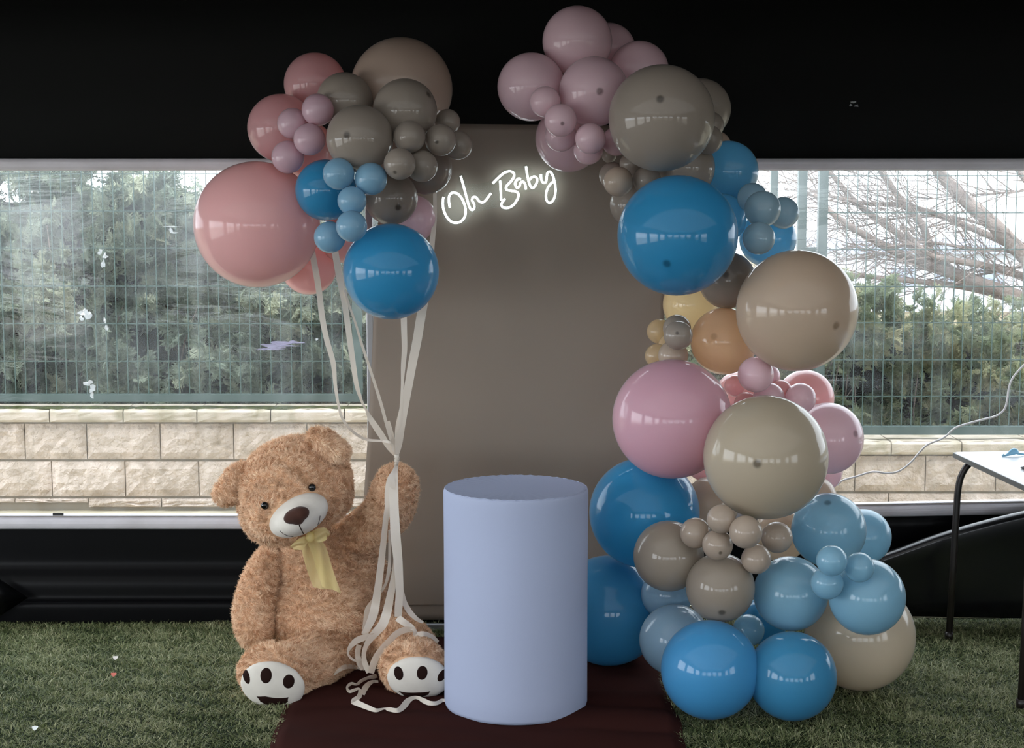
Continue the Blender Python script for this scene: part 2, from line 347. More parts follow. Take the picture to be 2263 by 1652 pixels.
BALLOONS = [
(-0.43,6.061,2.227,0.1987,'blush',None,'A','largest sand beige balloon at the back top of the left bouquet'),
(-0.768,6.092,2.249,0.1219,'pink',None,'A','pink balloon at the upper left top of the bouquet, beside the large sand one'),
(-0.63,5.869,2.17,0.1056,'greige',None,'A','greige balloon half hidden between the upper pink and upper right greige ones'),
(-0.397,5.778,2.126,0.1192,'greige',(0.77, -0.44, 0.47),'A','greige balloon with dark tip in front of the largest sand balloon, left bouquet'),
(-0.554,5.659,2.019,0.1219,'greige',(-0.29, -0.96, 0.06),'A','front centre greige balloon of the left bouquet, window reflections across it'),
(-0.882,5.951,2.072,0.1298,'pink',None,'A','pink balloon at the far left of the bouquet above the giant coral one'),
(-0.717,5.751,2.128,0.0593,'pinksmall',None,'A','small pink balloon, topmost of the four at the left of the bouquet'),
(-0.815,5.784,2.08,0.0572,'pinksmall',None,'A','small pink balloon, second from top, lying against the left pink balloon'),
(-0.746,5.725,2.019,0.0583,'pinksmall',None,'A','small pink balloon touching the left side of the front greige balloon'),
(-0.833,5.772,1.956,0.0606,'pinksmall',None,'A','small pink balloon, lowest of the four, just above the giant coral balloon'),
(-0.817,6.156,1.999,0.1148,'coral',None,'A','coral pink balloon mostly hidden behind four small pink ones'),
(-0.694,5.778,1.834,0.1139,'blue',None,'A','deep blue balloon right of the giant coral balloon, behind small blues'),
(-0.978,5.928,1.705,0.2412,'coral',None,'A','giant glowing coral pink balloon against the left window'),
(-0.812,6.156,1.536,0.1121,'coral',None,'A','bright coral balloon peeking out below the giant coral one'),
(-0.659,6.087,1.652,0.0999,'coral',None,'A','coral balloon hidden behind the small blue balloons, only slivers showing'),
(-0.624,5.581,1.89,0.057,'ltblue',None,'A','small light blue balloon, upper left of five in the left bouquet'),
(-0.508,5.586,1.872,0.0587,'ltblue',None,'A','small light blue balloon, upper right of five, under the front greige one'),
(-0.575,5.561,1.794,0.052,'ltblue',None,'A','small light blue balloon, middle of five in the left bouquet'),
(-0.573,5.519,1.703,0.0557,'ltblue',None,'A','small light blue balloon resting on the upper left of the big blue balloon'),
(-0.666,5.644,1.662,0.0579,'ltblue',None,'A','small light blue balloon, lowest left of five, overlapping the giant coral one'),
(-0.456,5.836,1.805,0.1006,'greigedk',(0.33, -0.88, -0.35),'A','dark greige balloon directly above the big blue balloon, left bouquet'),
(-0.331,5.996,1.92,0.0997,'greigedk',None,'A','dark greige balloon just left of the neon sign, behind small greige ones'),
(-0.372,5.644,2.025,0.0583,'greige',None,'A','small greige balloon touching the right side of the front greige balloon'),
(-0.262,5.708,2.016,0.0581,'greige',(-0.2, -0.97, -0.17),'A','small greige balloon with dark tip, third from the right end of the bouquet'),
(-0.244,5.9,2.093,0.048,'greige',None,'A','small greige balloon at the top corner of the beige backdrop'),
(-0.202,5.836,2.002,0.0535,'greige',None,'A','small greige balloon, rightmost of the left bouquet, over the backdrop'),
(-0.403,5.564,1.925,0.0568,'greige',(-0.24, -0.8, -0.55),'A','small greige balloon with low dark tip beside the small blue pair'),
(-0.33,5.676,1.92,0.0579,'greige',None,'A','small greige balloon between the low dark tipped one and the neon sign'),
(-0.385,6.028,1.727,0.0917,'pinkpale',None,'A','pale pink balloon behind the big blue one, left of the glowing letters'),
(-0.448,5.708,1.534,0.1777,'blue',None,'A','big blue balloon at the bottom of the left bouquet'),
(0.246,5.9,2.393,0.1314,'pinkpale',None,'B','pink balloon at the very top of the right garland'),
(0.378,6.124,2.382,0.1063,'pinkpale',None,'B','pink balloon half hidden behind the topmost garland balloon'),
(0.485,5.964,2.288,0.114,'pinkpale',None,'B','pink balloon between the garland top and the big greige balloon'),
(0.072,5.845,2.219,0.1271,'pinkpale',None,'B','leftmost pink balloon of the right garland'),
(0.301,5.74,2.193,0.1282,'pinkpale',(0.12, -0.99, -0.06),'B','front centre pink balloon touching the left of the big greige balloon'),
(0.121,5.676,2.152,0.056,'pinkpale',None,'B','small pink balloon on the leftmost pink balloon of the garland'),
(0.175,5.612,2.082,0.0587,'pinkpale',(0.09, -0.96, -0.25),'B','small pink balloon with faint tip, upper of the stacked pair at the backdrop top'),
(0.18,5.74,2.033,0.0585,'pinkpale',None,'B','small pink balloon under the faint tipped one at the backdrop top'),
(0.219,5.996,2.035,0.1291,'pinkpale',None,'B','pink balloon above the last letter of the neon sign'),
(0.283,5.612,2.017,0.0555,'pinkpale',None,'B','small pink balloon under the front centre pink one'),
(0.282,5.74,1.982,0.0552,'pinkpale',None,'B','small pink balloon peeking out below its twin, over the neon sign end'),
(0.387,5.772,2.014,0.0538,'pinkpale',None,'B','small pink balloon tucked against the lower left of the big greige one'),
(0.53,5.516,2.084,0.1876,'greige',(-0.12, -0.95, 0.29),'B','big greige balloon with dark tip and bright window band, garland top'),
(0.725,5.996,2.147,0.1167,'greige',None,'B','greige balloon behind the right side of the big greige one'),
(0.744,5.836,2.076,0.0509,'greige',None,'B','small greige balloon, upper of two squeezed right of the big greige one'),
(0.721,5.727,2.019,0.055,'greige',None,'B','small greige balloon, lower of two squeezed right of the big greige one'),
(0.796,6.092,2.006,0.0639,'blush',None,'B','sand balloon sliver between greige and blue at the window top'),
(0.828,5.958,1.907,0.1182,'blue2',None,'B','blue balloon at the top corner of the right window'),
(0.389,5.676,1.864,0.0547,'beigesm',None,'B','small greige balloon at the upper left of the big garland blue balloon'),
(0.379,5.836,1.889,0.0511,'greige',None,'B','small greige balloon behind and left of its twin, nearest the neon sign'),
(0.497,5.708,1.87,0.0516,'greige',None,'B','small greige balloon touching the top left of the big garland blue'),
(0.373,5.964,1.968,0.0278,'greige',None,'B','tiny greige balloon below the small pinks'),
(0.444,5.797,1.932,0.0423,'greige',None,'B','small greige balloon under the lower left of the big greige one'),
(0.646,5.825,1.919,0.1155,'greige',None,'B','greige balloon between the big greige and the big garland blue'),
(0.462,5.932,1.781,0.0867,'greige',None,'B','greige balloon behind the left edge of the big garland blue'),
(0.591,5.516,1.67,0.2149,'blue',(-0.26, -0.86, -0.44),'B','biggest blue balloon of the right garland, dark tip low on it'),
(0.797,5.879,1.728,0.0946,'blue2',None,'B','blue balloon squeezed behind the right side of the big garland blue'),
(0.901,5.804,1.806,0.056,'greyblue',None,'B','small grey blue balloon, top left of four by the right window'),
(0.914,5.644,1.764,0.066,'greyblue',None,'B','front grey blue balloon, largest of the four small ones by the right window'),
(1.012,5.772,1.75,0.0591,'greyblue',None,'B','small grey blue balloon, rightmost of four, against the fence posts'),
(0.894,5.595,1.659,0.059,'greyblue',None,'B','small grey blue balloon, lowest of four, above the big beige balloon'),
(0.988,5.964,1.651,0.1101,'blue2',None,'B','blue balloon behind the small grey blue cluster at the right window'),
(0.816,5.836,1.496,0.108,'greigedk',(-0.18, -0.96, 0.23),'B','dark greige balloon wedged between big blue and big beige ones'),
(0.705,6.06,1.391,0.1106,'cream',None,'B','glowing cream balloon under the big garland blue'),
(1.028,5.548,1.4,0.2189,'beige',(0.48, -0.85, -0.19),'B','big beige balloon in front of the right window'),
(0.807,5.836,1.265,0.1274,'peach',(-0.42, -0.88, 0.21),'B','glowing peach balloon with dark tip, left of the big window beige one'),
(0.569,5.932,1.294,0.0481,'cream',None,'B','small cream balloon, upper left end of the small group beside the peach one'),
(0.624,5.804,1.315,0.0531,'greige',None,'B','small greige balloon behind the dark tipped small one'),
(0.612,5.644,1.302,0.0533,'greige',(-0.19, -0.95, 0.24),'B','small greige balloon with dark tip left of the peach balloon'),
(0.602,5.872,1.247,0.0416,'cream',None,'B','small cream balloon mostly hidden in the small group beside the peach one'),
(0.551,5.818,1.21,0.0464,'cream',None,'B','small cream balloon, lower left end of the small group beside the peach one'),
(0.604,5.74,1.219,0.056,'beigesm',None,'B','small beige balloon resting on top of the big pink balloon'),
(0.585,5.574,1.002,0.2183,'pinkbig',None,'B','biggest pink balloon of the right garland'),
(0.905,6.092,1.028,0.0938,'coral',None,'B','coral balloon deep behind the small pinks right of the biggest pink'),
(1.152,5.996,1.026,0.1119,'coralpale',None,'B','glowing pink balloon behind small pinks, below the big window beige one'),
(0.894,5.612,1.161,0.0656,'pinkpale',None,'B','small pink balloon, topmost and largest of the cluster under the window beige'),
(0.973,5.836,1.129,0.0501,'pinkpale',None,'B','small pink balloon peeking out right of the topmost small pink'),
(1.014,5.776,1.077,0.0462,'coralpale',None,'B','small pink balloon behind and between the two lower small pinks'),
(0.954,5.676,1.065,0.0589,'pinkpale',None,'B','small pink balloon just above the top of the front beige balloon'),
(1.078,5.706,1.061,0.0575,'pinkpale',None,'B','small pink balloon, rightmost of the small pink cluster'),
(0.857,5.868,1.09,0.0417,'coralpale',None,'B','small rosy balloon, leftmost of the small pink cluster'),
(0.884,5.772,1.032,0.0445,'coralpale',None,'B','small rosy balloon squeezed where biggest pink meets front beige'),
(0.888,5.327,0.9,0.2171,'beige2',(-0.29, -0.96, 0.05),'B','big cream beige balloon in front, middle of the right garland'),
(1.203,5.804,0.896,0.1362,'pinkpale',(0.62, -0.75, 0.24),'B','pink balloon right of the front cream beige one, over the stone wall'),
(1.228,6.06,0.731,0.0902,'pinkpale',None,'B','pink balloon sliver beneath the right hand pink balloon, by the cable'),
(0.772,6.028,0.783,0.0933,'coral',None,'B','coral balloon sliver between biggest pink and front cream beige'),
(0.767,5.836,0.636,0.1062,'beige',None,'B','beige balloon right of the upper big left blue, below the biggest pink'),
(1.182,5.929,0.642,0.0867,'beige',None,'B','beige balloon sliver right of the front cream beige, above light blue'),
(0.499,5.713,0.627,0.2081,'blue',None,'B','upper big blue balloon right behind the white plinth'),
(0.374,5.828,0.22,0.212,'blue3',None,'B','lower big blue balloon resting on the floor half behind the plinth'),
(0.718,5.196,0.707,0.0497,'beigesm',None,'B','small beige balloon, topmost of six under the front cream beige one'),
(0.644,5.31,0.634,0.054,'beigesm',None,'B','small beige balloon, leftmost of six, touching the greige one'),
(0.711,5.229,0.61,0.0532,'beigesm',(0.07, -0.94, -0.34),'B','small beige balloon with dark tip, above the centre greige balloon'),
(0.795,5.149,0.672,0.0562,'beigesm',None,'B','small beige balloon, largest and central of six, two window highlights'),
(0.941,5.372,0.605,0.0554,'beigesm',None,'B','small beige balloon, rightmost of six, left of the light blue'),
(0.848,5.245,0.556,0.0519,'beigesm',None,'B','small beige balloon, lowest right of six, above light blue'),
(1.076,6.06,0.47,0.1087,'beige',None,'B','beige balloon hidden behind the six small beige ones'),
(0.563,5.426,0.526,0.1268,'greigelo',None,'B','left greige balloon of the lower garland, against the big blues'),
(0.732,5.297,0.443,0.1208,'greigelo',(-0.06, -0.85, -0.53),'B','centre greige balloon of the lower garland with dark tip at the bottom'),
(0.582,5.659,0.327,0.0969,'paleblue',None,'B','light blue balloon under the left greige balloon'),
(0.595,5.495,0.198,0.1292,'paleblue',None,'B','pale grey blue balloon behind the front floor blue balloon'),
(0.686,5.19,0.179,0.1708,'blue4',None,'B','front blue balloon on the floor, left of the floor pair'),
(0.878,5.58,0.21,0.0588,'ltblue2',None,'B','small light blue balloon sitting between the two floor blue balloons'),
(0.967,5.174,0.161,0.1532,'blue3',None,'B','darker blue balloon on the floor, right of the floor pair'),
(0.994,5.375,0.401,0.1324,'ltblue2',None,'B','light blue balloon in the middle, directly above the darker floor blue'),
(0.993,5.932,0.149,0.0928,'blue3',None,'B','blue balloon deep behind the small one between the floor blues'),
(1.184,5.66,0.571,0.1388,'ltblue2',(-0.15, -0.51, 0.85),'B','light blue balloon with dark tip near its top, below the window'),
(1.378,5.932,0.488,0.1082,'ltblue2',None,'B','light blue balloon behind the dark tipped one, against the black skirt'),
(1.23,5.219,0.429,0.1317,'ltblue2',None,'B','light blue balloon at the lower right, in front of the cream one'),
(1.071,5.06,0.593,0.0516,'ltblue2',None,'B','small light blue balloon, upper left of three at the lower right'),
(1.175,5.108,0.559,0.0505,'ltblue2',None,'B','small light blue balloon, right of three at the lower right'),
(1.072,5.13,0.499,0.0554,'ltblue2',None,'B','small light blue balloon, lowest of three at the lower right'),
(1.277,5.516,0.209,0.201,'creambig',None,'B','big cream balloon on the grass at the lower right end'),
]

# ------------------------------------------------------------------ the tent (setting)
def struct(o): o['kind'] = 'structure'; return o
struct(box('ceiling', ROOM_L-0.1, ROOM_R+0.1, ROOM_F-0.1, WALL_Y+0.06, CEIL, CEIL+0.06, principled('white_roof_cloth', (0.75, 0.76, 0.78, 1), 0.7, 0.3)))
struct(box('added_lining', ROOM_L, ROOM_R, 4.45, WALL_Y+0.04, CEIL-0.012, CEIL-0.002, M['black_wall']))  # unseen black lining, added to cut top light on the upper balloons
struct(box('floor', ROOM_L-0.1, ROOM_R+0.1, ROOM_F-0.1, WALL_Y+0.25, -0.06, 0.0, M['turf_base']))
def holed_wall(name, axis, c, a0, a1, wins, zlo, zhi):
    """a wall with window openings; axis 'y' = wall plane at y=c running along x"""
    bm = bmesh.new()
    def bx(s, e, z0, z1):
        if axis == 'y': bm_box(bm, s, e, min(c, c+0.04), max(c, c+0.04), z0, z1)
        else: bm_box(bm, c, c+0.04, s, e, z0, z1)
    bx(a0, a1, 0, zlo); bx(a0, a1, zhi, CEIL)
    cur = a0
    for s, wd in sorted(wins):
        bx(cur, s-wd/2, zlo, zhi); cur = s+wd/2
    bx(cur, a1, zlo, zhi)
    return struct(from_bm(name, bm, M['black_wall']))
holed_wall('wall_front', 'y', ROOM_F-0.04, ROOM_L, ROOM_R, FRONT_WINS, 0.47, 2.03)
holed_wall('wall_left', 'x', ROOM_L-0.04, ROOM_F, WALL_Y, LEFT_WINS, 0.47, 2.03)
holed_wall('wall_right', 'x', ROOM_R, ROOM_F, WALL_Y, RIGHT_WINS, 0.50, 2.00)
# back wall above the windows: hung vinyl, faint horizontal crease near the top
def sheet(name, xs, prof, mat, wob=0.0, seed=1, thick=0.004, freq=1.5):
    """profile [(y,z)...] swept along xs with a gentle wobble, with thickness"""
    V = []; nx, npf = len(xs), len(prof)
    for x in xs:
        for (y, z) in prof: V.append((x, y, z))
    V = np.array(V); nz_ = vnoise(V, freq, seed)
    V[:, 1] += nz_[:, 1]*wob
    F = []
    for i in range(nx-1):
        for j in range(npf-1):
            a = i*npf+j; F.append((a, a+1, a+npf+1, a+npf))
    o = np_mesh(name, V, np.array(F), mat, smooth=True)
    md = o.modifiers.new('solid', 'SOLIDIFY'); md.thickness = thick; md.offset = 0
    return o
xs = np.linspace(ROOM_L, ROOM_R, 60)
struct(sheet('wall_back', xs, [(WALL_Y+0.01, 1.955), (WALL_Y+0.012, 2.2), (WALL_Y+0.0, 2.4), (WALL_Y-0.005, 2.585), (WALL_Y+0.02, 2.60), (WALL_Y+0.02, CEIL)], M['black_wall'], 0.006, 3))
# skirt below the windows: loose glossy vinyl with a soft bulge and a fold near the ground
pr = [(WALL_Y+a, b) for a, b in [(.010, .44), (.010, .38), (.010, .32), (.010, .27), (.008, .245), (.002, .228), (-.010, .210), (-.022, .192), (-.030, .172), (-.033, .150), (-.034, .128), (-.036, .108), (-.044, .098), (-.056, .093), (-.064, .086), (-.067, .07), (-.067, .04), (-.066, .0)]]
pr = [tuple(p) for p in smooth_path(pr, 3)]
lower = sheet('trim_1', np.linspace(ROOM_L, 0.6, 70), pr, M['black_skirt'], 0.004, 5, freq=2)
struct(lower)
# a cone shaped fold of the skirt at the far left of the picture
cone = []
apex = P(62, 1320, 6.40)
base_l = [P(-60, 1240, 6.42), P(-60, 1290, 6.28), P(-60, 1345, 6.26), P(-60, 1400, 6.34)]
bm = bmesh.new(); va = bm.verts.new(apex); prev = None
vb = [bm.verts.new(p) for p in [Vector(q) for q in smooth_path(base_l, 6)]]
for i in range(len(vb)-1): bm.faces.new((va, vb[i], vb[i+1]))
o = from_bm('trim_2', bm, M['black_skirt'], smooth=True); md = o.modifiers.new('solid', 'SOLIDIFY'); md.thickness = 0.004; struct(o)
# right part of the skirt hangs short of the ground
pr2 = [(WALL_Y+0.005, 0.47), (WALL_Y+0.012, 0.40), (WALL_Y+0.012, 0.25), (WALL_Y+0.01, 0.14), (WALL_Y+0.008, 0.085)]
struct(sheet('trim_3', np.linspace(0.6, ROOM_R, 60), pr2, M['black_skirt'], 0.005, 9, freq=2))
# grey ground strip seen under it, outside
struct(box('trim_4', 0.6, ROOM_R, WALL_Y+0.03, WALL_Y+0.2, 0.0, 0.055, M['pave']))
# rolled flap lying diagonally in front of the right skirt
flap_top = smooth_path([P(1930, 1243, 6.36), P(1990, 1222, 6.35), P(2070, 1193, 6.34), P(2160, 1166, 6.33), P(2263, 1141, 6.32), P(2420, 1110, 6.31)], 5)
V = []; F = []
for i, p in enumerate(flap_top):
    for k in range(12):
        a = k/11
        if a < 0.55:
            t = a/0.55*PI; off = Vector((0, 0.03 - 0.03*math.cos(PI-t)-0.03, 0.018*math.sin(t)))
            q = Vector(p) + Vector((0, 0.032*math.cos(t), 0.026*math.sin(t)))
        else:
            t = (a-0.55)/0.45
            q = Vector((p[0], p[1]-0.022+0.05*t, p[2]*(1-t) + 0.05*t))
        V.append(q)
    if i:
        for k in range(11):
            b0 = (i-1)*12+k; F.append((b0, b0+1, b0+13, b0+12))
V = np.array([tuple(v) for v in V]); nn = vnoise(V, 5, 4); V[:, 1] += nn[:, 1]*0.006*np.repeat(np.ones(len(flap_top)), 12)
fl = np_mesh('vinyl_flap', V, np.array(F), M['flap'], smooth=True)
md = fl.modifiers.new('solid', 'SOLIDIFY'); md.thickness = 0.004
tag(fl, 'black glossy vinyl flap rolled diagonally below the right window', 'tarpaulin')

# ------------------------------------------------------------------ windows
def zat(py, Y=WALL_Y): return P(0, py, Y).z
def frame_bar(name, x0, x1, z0, z1, y, mat, parent, tilt=0.0, lip=True):
    """half round welded keder strip with a thin lip"""
    bm = bmesh.new(); h = (z1-z0)/2; pts = []
    for k in range(9):
        a = -PI/2 + PI*k/8
        pts.append((-math.cos(a)*0.018, math.sin(a)*h))
    pts += [(0.012, h), (0.012, -h)]
    rings = []
    for x in (x0, x1):
        dz = tilt*(x-x0)
        rings.append([bm.verts.new((x, y+q[0], (z0+z1)/2 + q[1] + dz)) for q in pts])
    n = len(pts)
    for k in range(n): bm.faces.new((rings[0][k], rings[0][(k+1) % n], rings[1][(k+1) % n], rings[1][k]))
    bm.faces.new(rings[0]); bm.faces.new(rings[1][::-1])
    bmesh.ops.recalc_face_normals(bm, faces=bm.faces)
    return from_bm(name, bm, mat, parent)
XM = 0.10     # hidden behind the backdrop
zt0, zt1 = zat(377), zat(350)
for idx, (x0, x1, zb0, zb1, tl) in enumerate([(ROOM_L+0.3, XM, zat(1168), zat(1141), 0.0), (XM, ROOM_R-0.3, zat(1156), zat(1130), 0.020)]):
    win = empty('window_%d' % (idx+1), ((x0+x1)/2, WALL_Y, 0.45)); win['kind'] = 'structure'
    frame_bar('window_frame', x0, x1, zt0, zt1, WALL_Y-0.006, M['frame'], win)
    frame_bar('window_sill', x0, x1, zb0, zb1, WALL_Y-0.006, M['frame'], win, tl)
    frame_bar('sill_lip', x0, x1, zb1+0.002, zb1+0.010, WALL_Y+0.004, M['frame'], win, tl)
    V = []; F = []; nx = 40
    for i in range(nx+1):
        for j in range(7):
            V.append((x0+(x1-x0)*i/nx, WALL_Y+0.004, zb0+0.01+(zt1-0.01-zb0)*j/6))
    V = np.array(V); V[:, 1] += vnoise(V, 1.6, 11+idx)[:, 1]*0.004
    for i in range(nx):
        for j in range(6):
            a = i*7+j; F.append((a, a+7, a+8, a+1))
    pn = np_mesh('pane', V, np.array(F), M['pane'], smooth=True); put(pn, win)
    if idx == 0: W1 = win
    else: W2 = win
    box('window_post', x0-0.02 if idx == 0 else x1-0.02, x0+0.02 if idx == 0 else x1+0.02, WALL_Y-0.02, WALL_Y+0.02, zb0, zt1, M['frame'], win)
struct(box('wall_back_corner', ROOM_L, ROOM_L+0.3, WALL_Y, WALL_Y+0.03, 0.4, 2.0, M['black_wall']))
struct(box('wall_back_end', ROOM_R-0.3, ROOM_R, WALL_Y, WALL_Y+0.03, 0.4, 2.0, M['black_wall']))
# crumpled scraps of clear tape stuck on the left pane
M['tape'] = thin_cloth('clear_tape', (0.85, 0.88, 0.9, 1), 0.5, transp=0.35, rough=0.2, gloss=0.2)
M['lilac_film'] = thin_cloth('milky_lilac', srgb(190, 185, 215), 0.5, transp=0.45)  # pale lilac translucent patch on the left pane
def scrap(pxs, Y, parent, name='tape_scrap', mat=None, n=9, seed=0):
    r = random.Random(seed); bm = bmesh.new()
    for (px, py, wd, ht) in pxs:
        c = P(px, py, Y); s = SCL(px, py, Y); vs = []
        for k in range(n):
            a = 2*PI*k/n; q = r.uniform(0.35, 1.0)
            vs.append(bm.verts.new(c + Vector((math.cos(a)*wd/2*s*q, r.uniform(-0.006, 0.0), math.sin(a)*ht/2*s*q))))
        cc = bm.verts.new(c + Vector((0, -0.004, 0)))
        for k in range(n): bm.faces.new((cc, vs[k], vs[(k+1) % n]))
    return from_bm(name, bm, mat or M['tape'], parent)
YP = WALL_Y - 0.006
scrap([(222, 556, 16, 18), (232, 566, 20, 20), (228, 583, 12, 22)], YP, W1, seed=1)
scrap([(380, 500, 56, 3), (378, 508, 14, 18), (386, 514, 22, 6)], YP, W1, seed=2)
scrap([(186, 688, 34, 20), (196, 697, 24, 24), (180, 703, 14, 14)], YP, W1, seed=3)
scrap([(232, 708, 8, 22), (236, 724, 12, 14)], YP, W1, seed=4)
scrap([(196, 846, 26, 18), (204, 858, 24, 24), (203, 874, 14, 22)], YP, W1, seed=5)
scrap([(700, 749, 9, 9)], YP, W1, seed=6); scrap([(811, 698, 10, 10)], YP, W1, seed=7)
scrap([(610, 762, 124, 16), (600, 770, 100, 10), (640, 756, 90, 10)], YP+0.003, W1, 'lilac_patch', M['lilac_film'], n=22, seed=8)
box('sill_clip', P(117, 1136, 6.47).x, P(140, 1136, 6.47).x, 6.466, 6.474, P(0, 1138.5, 6.47).z, P(0, 1133, 6.47).z, principled('black_plastic', (0.01, 0.01, 0.01, 1), 0.5), W1)
# clear tape bit on the upper wall
scr = scrap([(1886, 226, 18, 10), (1893, 234, 14, 8), (1880, 232, 8, 8)], 6.46, None, 'tape_piece', M['tape'], seed=12)
tag(scr, 'scrap of clear tape stuck high on the black wall at the right', 'tape')

# ------------------------------------------------------------------ outside: stone wall, paving, fence, hedge, tree, building
SW = 8.3
def sz(py, Y=SW): return P(0, py, Y).z
pv = box('paving', -6, 7, WALL_Y+0.2, SW+0.3, 0.02, 0.125, M['pave']); pv['kind'] = 'structure'
M['earth'] = principled('earth', srgb(120, 110, 88), 0.95, 0.05)
gr_ = box('ground_outside', -30, 30, SW+0.25, 60, -0.3, 0.05, M['earth']); gr_['kind'] = 'structure'
gr_ = box('ground_around', -30, 30, -40, SW+0.25, -0.3, -0.07, M['earth']); gr_['kind'] = 'structure'
def rough_block(name, x0, x1, z0, z1, yf, seed, parent, mat, amp=0.016, depth=0.18, round_top=False):
    nx, nzz = 10, 5
    r = np.random.default_rng(seed)
    xs_ = np.linspace(x0+0.003, x1-0.003, nx+1); zs_ = np.linspace(z0+0.003, z1-0.003, nzz+1)
    V = []; F = []
    for i, x in enumerate(xs_):
        for j, z in enumerate(zs_):
            e = min(i, nx-i, j, nzz-j)
            y = yf - (0 if e == 0 else (0.010 + amp*r.uniform(0, 1)))
            if round_top and j == nzz: y += 0.012
            V.append((x, y, z + ((r.uniform(-0.006, 0.004)) if (round_top and j == nzz) else 0)))
    for i in range(nx):
        for j in range(nzz):
            a = i*(nzz+1)+j; F.append((a, a+nzz+1, a+nzz+2, a+1))
    b = len(V)
    V += [(xs_[0], yf+depth, zs_[0]), (xs_[-1], yf+depth, zs_[0]), (xs_[-1], yf+depth, zs_[-1]), (xs_[0], yf+depth, zs_[-1])]
    bmx = bmesh.new(); vs = [bmx.verts.new(v) for v in V]
    for f in F: bmx.faces.new([vs[q] for q in f])
    n1 = nzz+1
    top = [vs[i*n1+nzz] for i in range(nx+1)]; bot = [vs[i*n1] for i in range(nx+1)]
    lf = [vs[j] for j in range(n1)]; rt = [vs[nx*n1+j] for j in range(n1)]
    bmx.faces.new(top + [vs[b+2], vs[b+3]]); bmx.faces.new(bot[::-1] + [vs[b], vs[b+1]])
    bmx.faces.new(lf + [vs[b+3], vs[b]]); bmx.faces.new(rt[::-1] + [vs[b+1], vs[b+2]])
    return from_bm(name, bmx, mat, parent, smooth=False)
def xw(px, py=1000, Y=SW): return P(px, py, Y).x
def stone_wall(label, rows, xlo, xhi, ztop_core):
    root = empty('stone_wall', ((xlo+xhi)/2, SW, 0.1), label=label, cat='wall')
    core = box('joint_mortar', xlo, xhi, SW+0.012, SW+0.17, 0.0, ztop_core, M['mortar'], root)
    sd = 0
    for kind, y1, y0, joints in rows:
        for a, b in zip(joints[:-1], joints[1:]):
            sd += 1
            xa, xb = xw(a, (y0+y1)/2), xw(b, (y0+y1)/2)
            if kind == 'cop': rough_block('coping_stone', xa, xb, sz(y0), sz(y1), SW-0.03, sd, root, M['coping'], 0.004, 0.25, True)
            else: rough_block('stone_block', xa, xb, sz(y0), sz(y1), SW, sd*7+3, root, M['block'])
    return root
def js(start, step, lo, hi):
    out = [start]
    while out[-1] < hi: out.append(out[-1]+step)
    while out[0] > lo: out.insert(0, out[0]-step)
    return out
stone_wall('pale split face stone wall behind the bear, outside the left window',
 [('cop', 902, 932, js(275, 162.4, -420, 960)),
  ('blk', 935, 1015, js(192, 162.2, 192, 960)), ('blk', 935, 1015, js(55, 162, -420, 55)), ('blk', 935, 1015, [55, 192]),
  ('blk', 1018, 1097, js(277, 162.4, -420, 960)),
  ('blk', 1100, 1121, js(195, 162, 195, 960)), ('blk', 1100, 1111, js(195, 162, -420, 195))], xw(-450), xw(1010), sz(932))
stone_wall('pale split face stone wall beneath the fence, outside the right window',
 [('cop', 972, 1003, js(1967, 155.3, 1180, 2650)), ('blk', 1006, 1086, js(2045, 155.6, 1180, 2650)), ('blk', 1089, 1168, js(1963, 155.4, 1180, 2650)),
  ('blk', 1171, 1200, js(2045, 155.4, 1180, 2650))], xw(1060), xw(2700), sz(1003))
# dry moss and twigs along the top of the left coping
bm = bmesh.new(); px = -400; r_ = random.Random(3)
while px < 960:
    s = r_.uniform(20, 60); c = P(px, 900, SW+0.04); k = SCL(px, 900, SW)
    res = bmesh.ops.create_icosphere(bm, subdivisions=2, radius=1)
    for v in res['verts']: v.co = Vector((c.x+v.co.x*s*k, c.y+v.co.y*0.06, c.z + v.co.z*r_.uniform(0.010, 0.014) - 0.004))
    px += s*1.2
mo = from_bm('moss', bm, M['moss'], None, True); tag(mo, 'strip of dry moss along the top of the left stone wall', 'moss', kind='stuff')

FY = SW + 0.06
def fence(label, x0, x1, ztop, zrail0, zrail1, hz, posts, pitch, xoff):
    root = empty('mesh_fence', ((x0+x1)/2, FY, zrail0), label=label, cat='fence')
    box('rail', x0, x1, FY-0.02, FY+0.02, zrail0, zrail1, M['iron'], root)
    bm = bmesh.new(); x = xoff
    while x < x1:
        if x > x0: bm_box(bm, x-0.0022, x+0.0022, FY-0.004, FY+0.004, zrail1, ztop)
        x += pitch
    for z in hz: bm_box(bm, x0, x1, FY+0.004, FY+0.009, z-0.003, z+0.003)
    o = from_bm('wire_mesh', bm, M['mesh'], root); o['kind'] = 'stuff'
    for (pa, pb, pz0, pz1) in posts: box('post', pa, pb, FY-0.025, FY+0.025, pz0, pz1, M['iron'], root)
    return root
def fx(px): return P(px, 650, FY).x
def fz(py): return P(0, py, FY).z
PITCH = 22.75*SCL(400, 650, FY)
fence('green welded mesh fence panel on the stone wall behind the bear', fx(-450), fx(799), fz(150), fz(886), fz(870),
      [fz(y) for y in (798, 715, 632, 548, 466, 384, 301, 219)], [(fx(779), fx(799), fz(886), fz(150))], PITCH, fx(-450))
rf = fence('green welded mesh fence beside the bare tree, outside the right window', fx(1803), fx(2700), fz(150), fz(959), fz(941),
      [fz(y) for y in (876, 795, 713, 633, 551, 470, 388, 306, 224)], [(fx(1804), fx(1822), fz(959), fz(150))], 21.8*SCL(2000, 650, FY), fx(1803))
gate = empty('fence_gate', (fx(1765), FY, fz(960)), label='narrow green gate posts with a latch left of the right fence', cat='gate')
box('post', fx(1759), fx(1778), FY-0.02, FY+0.02, fz(965), fz(150), M['iron'], gate)
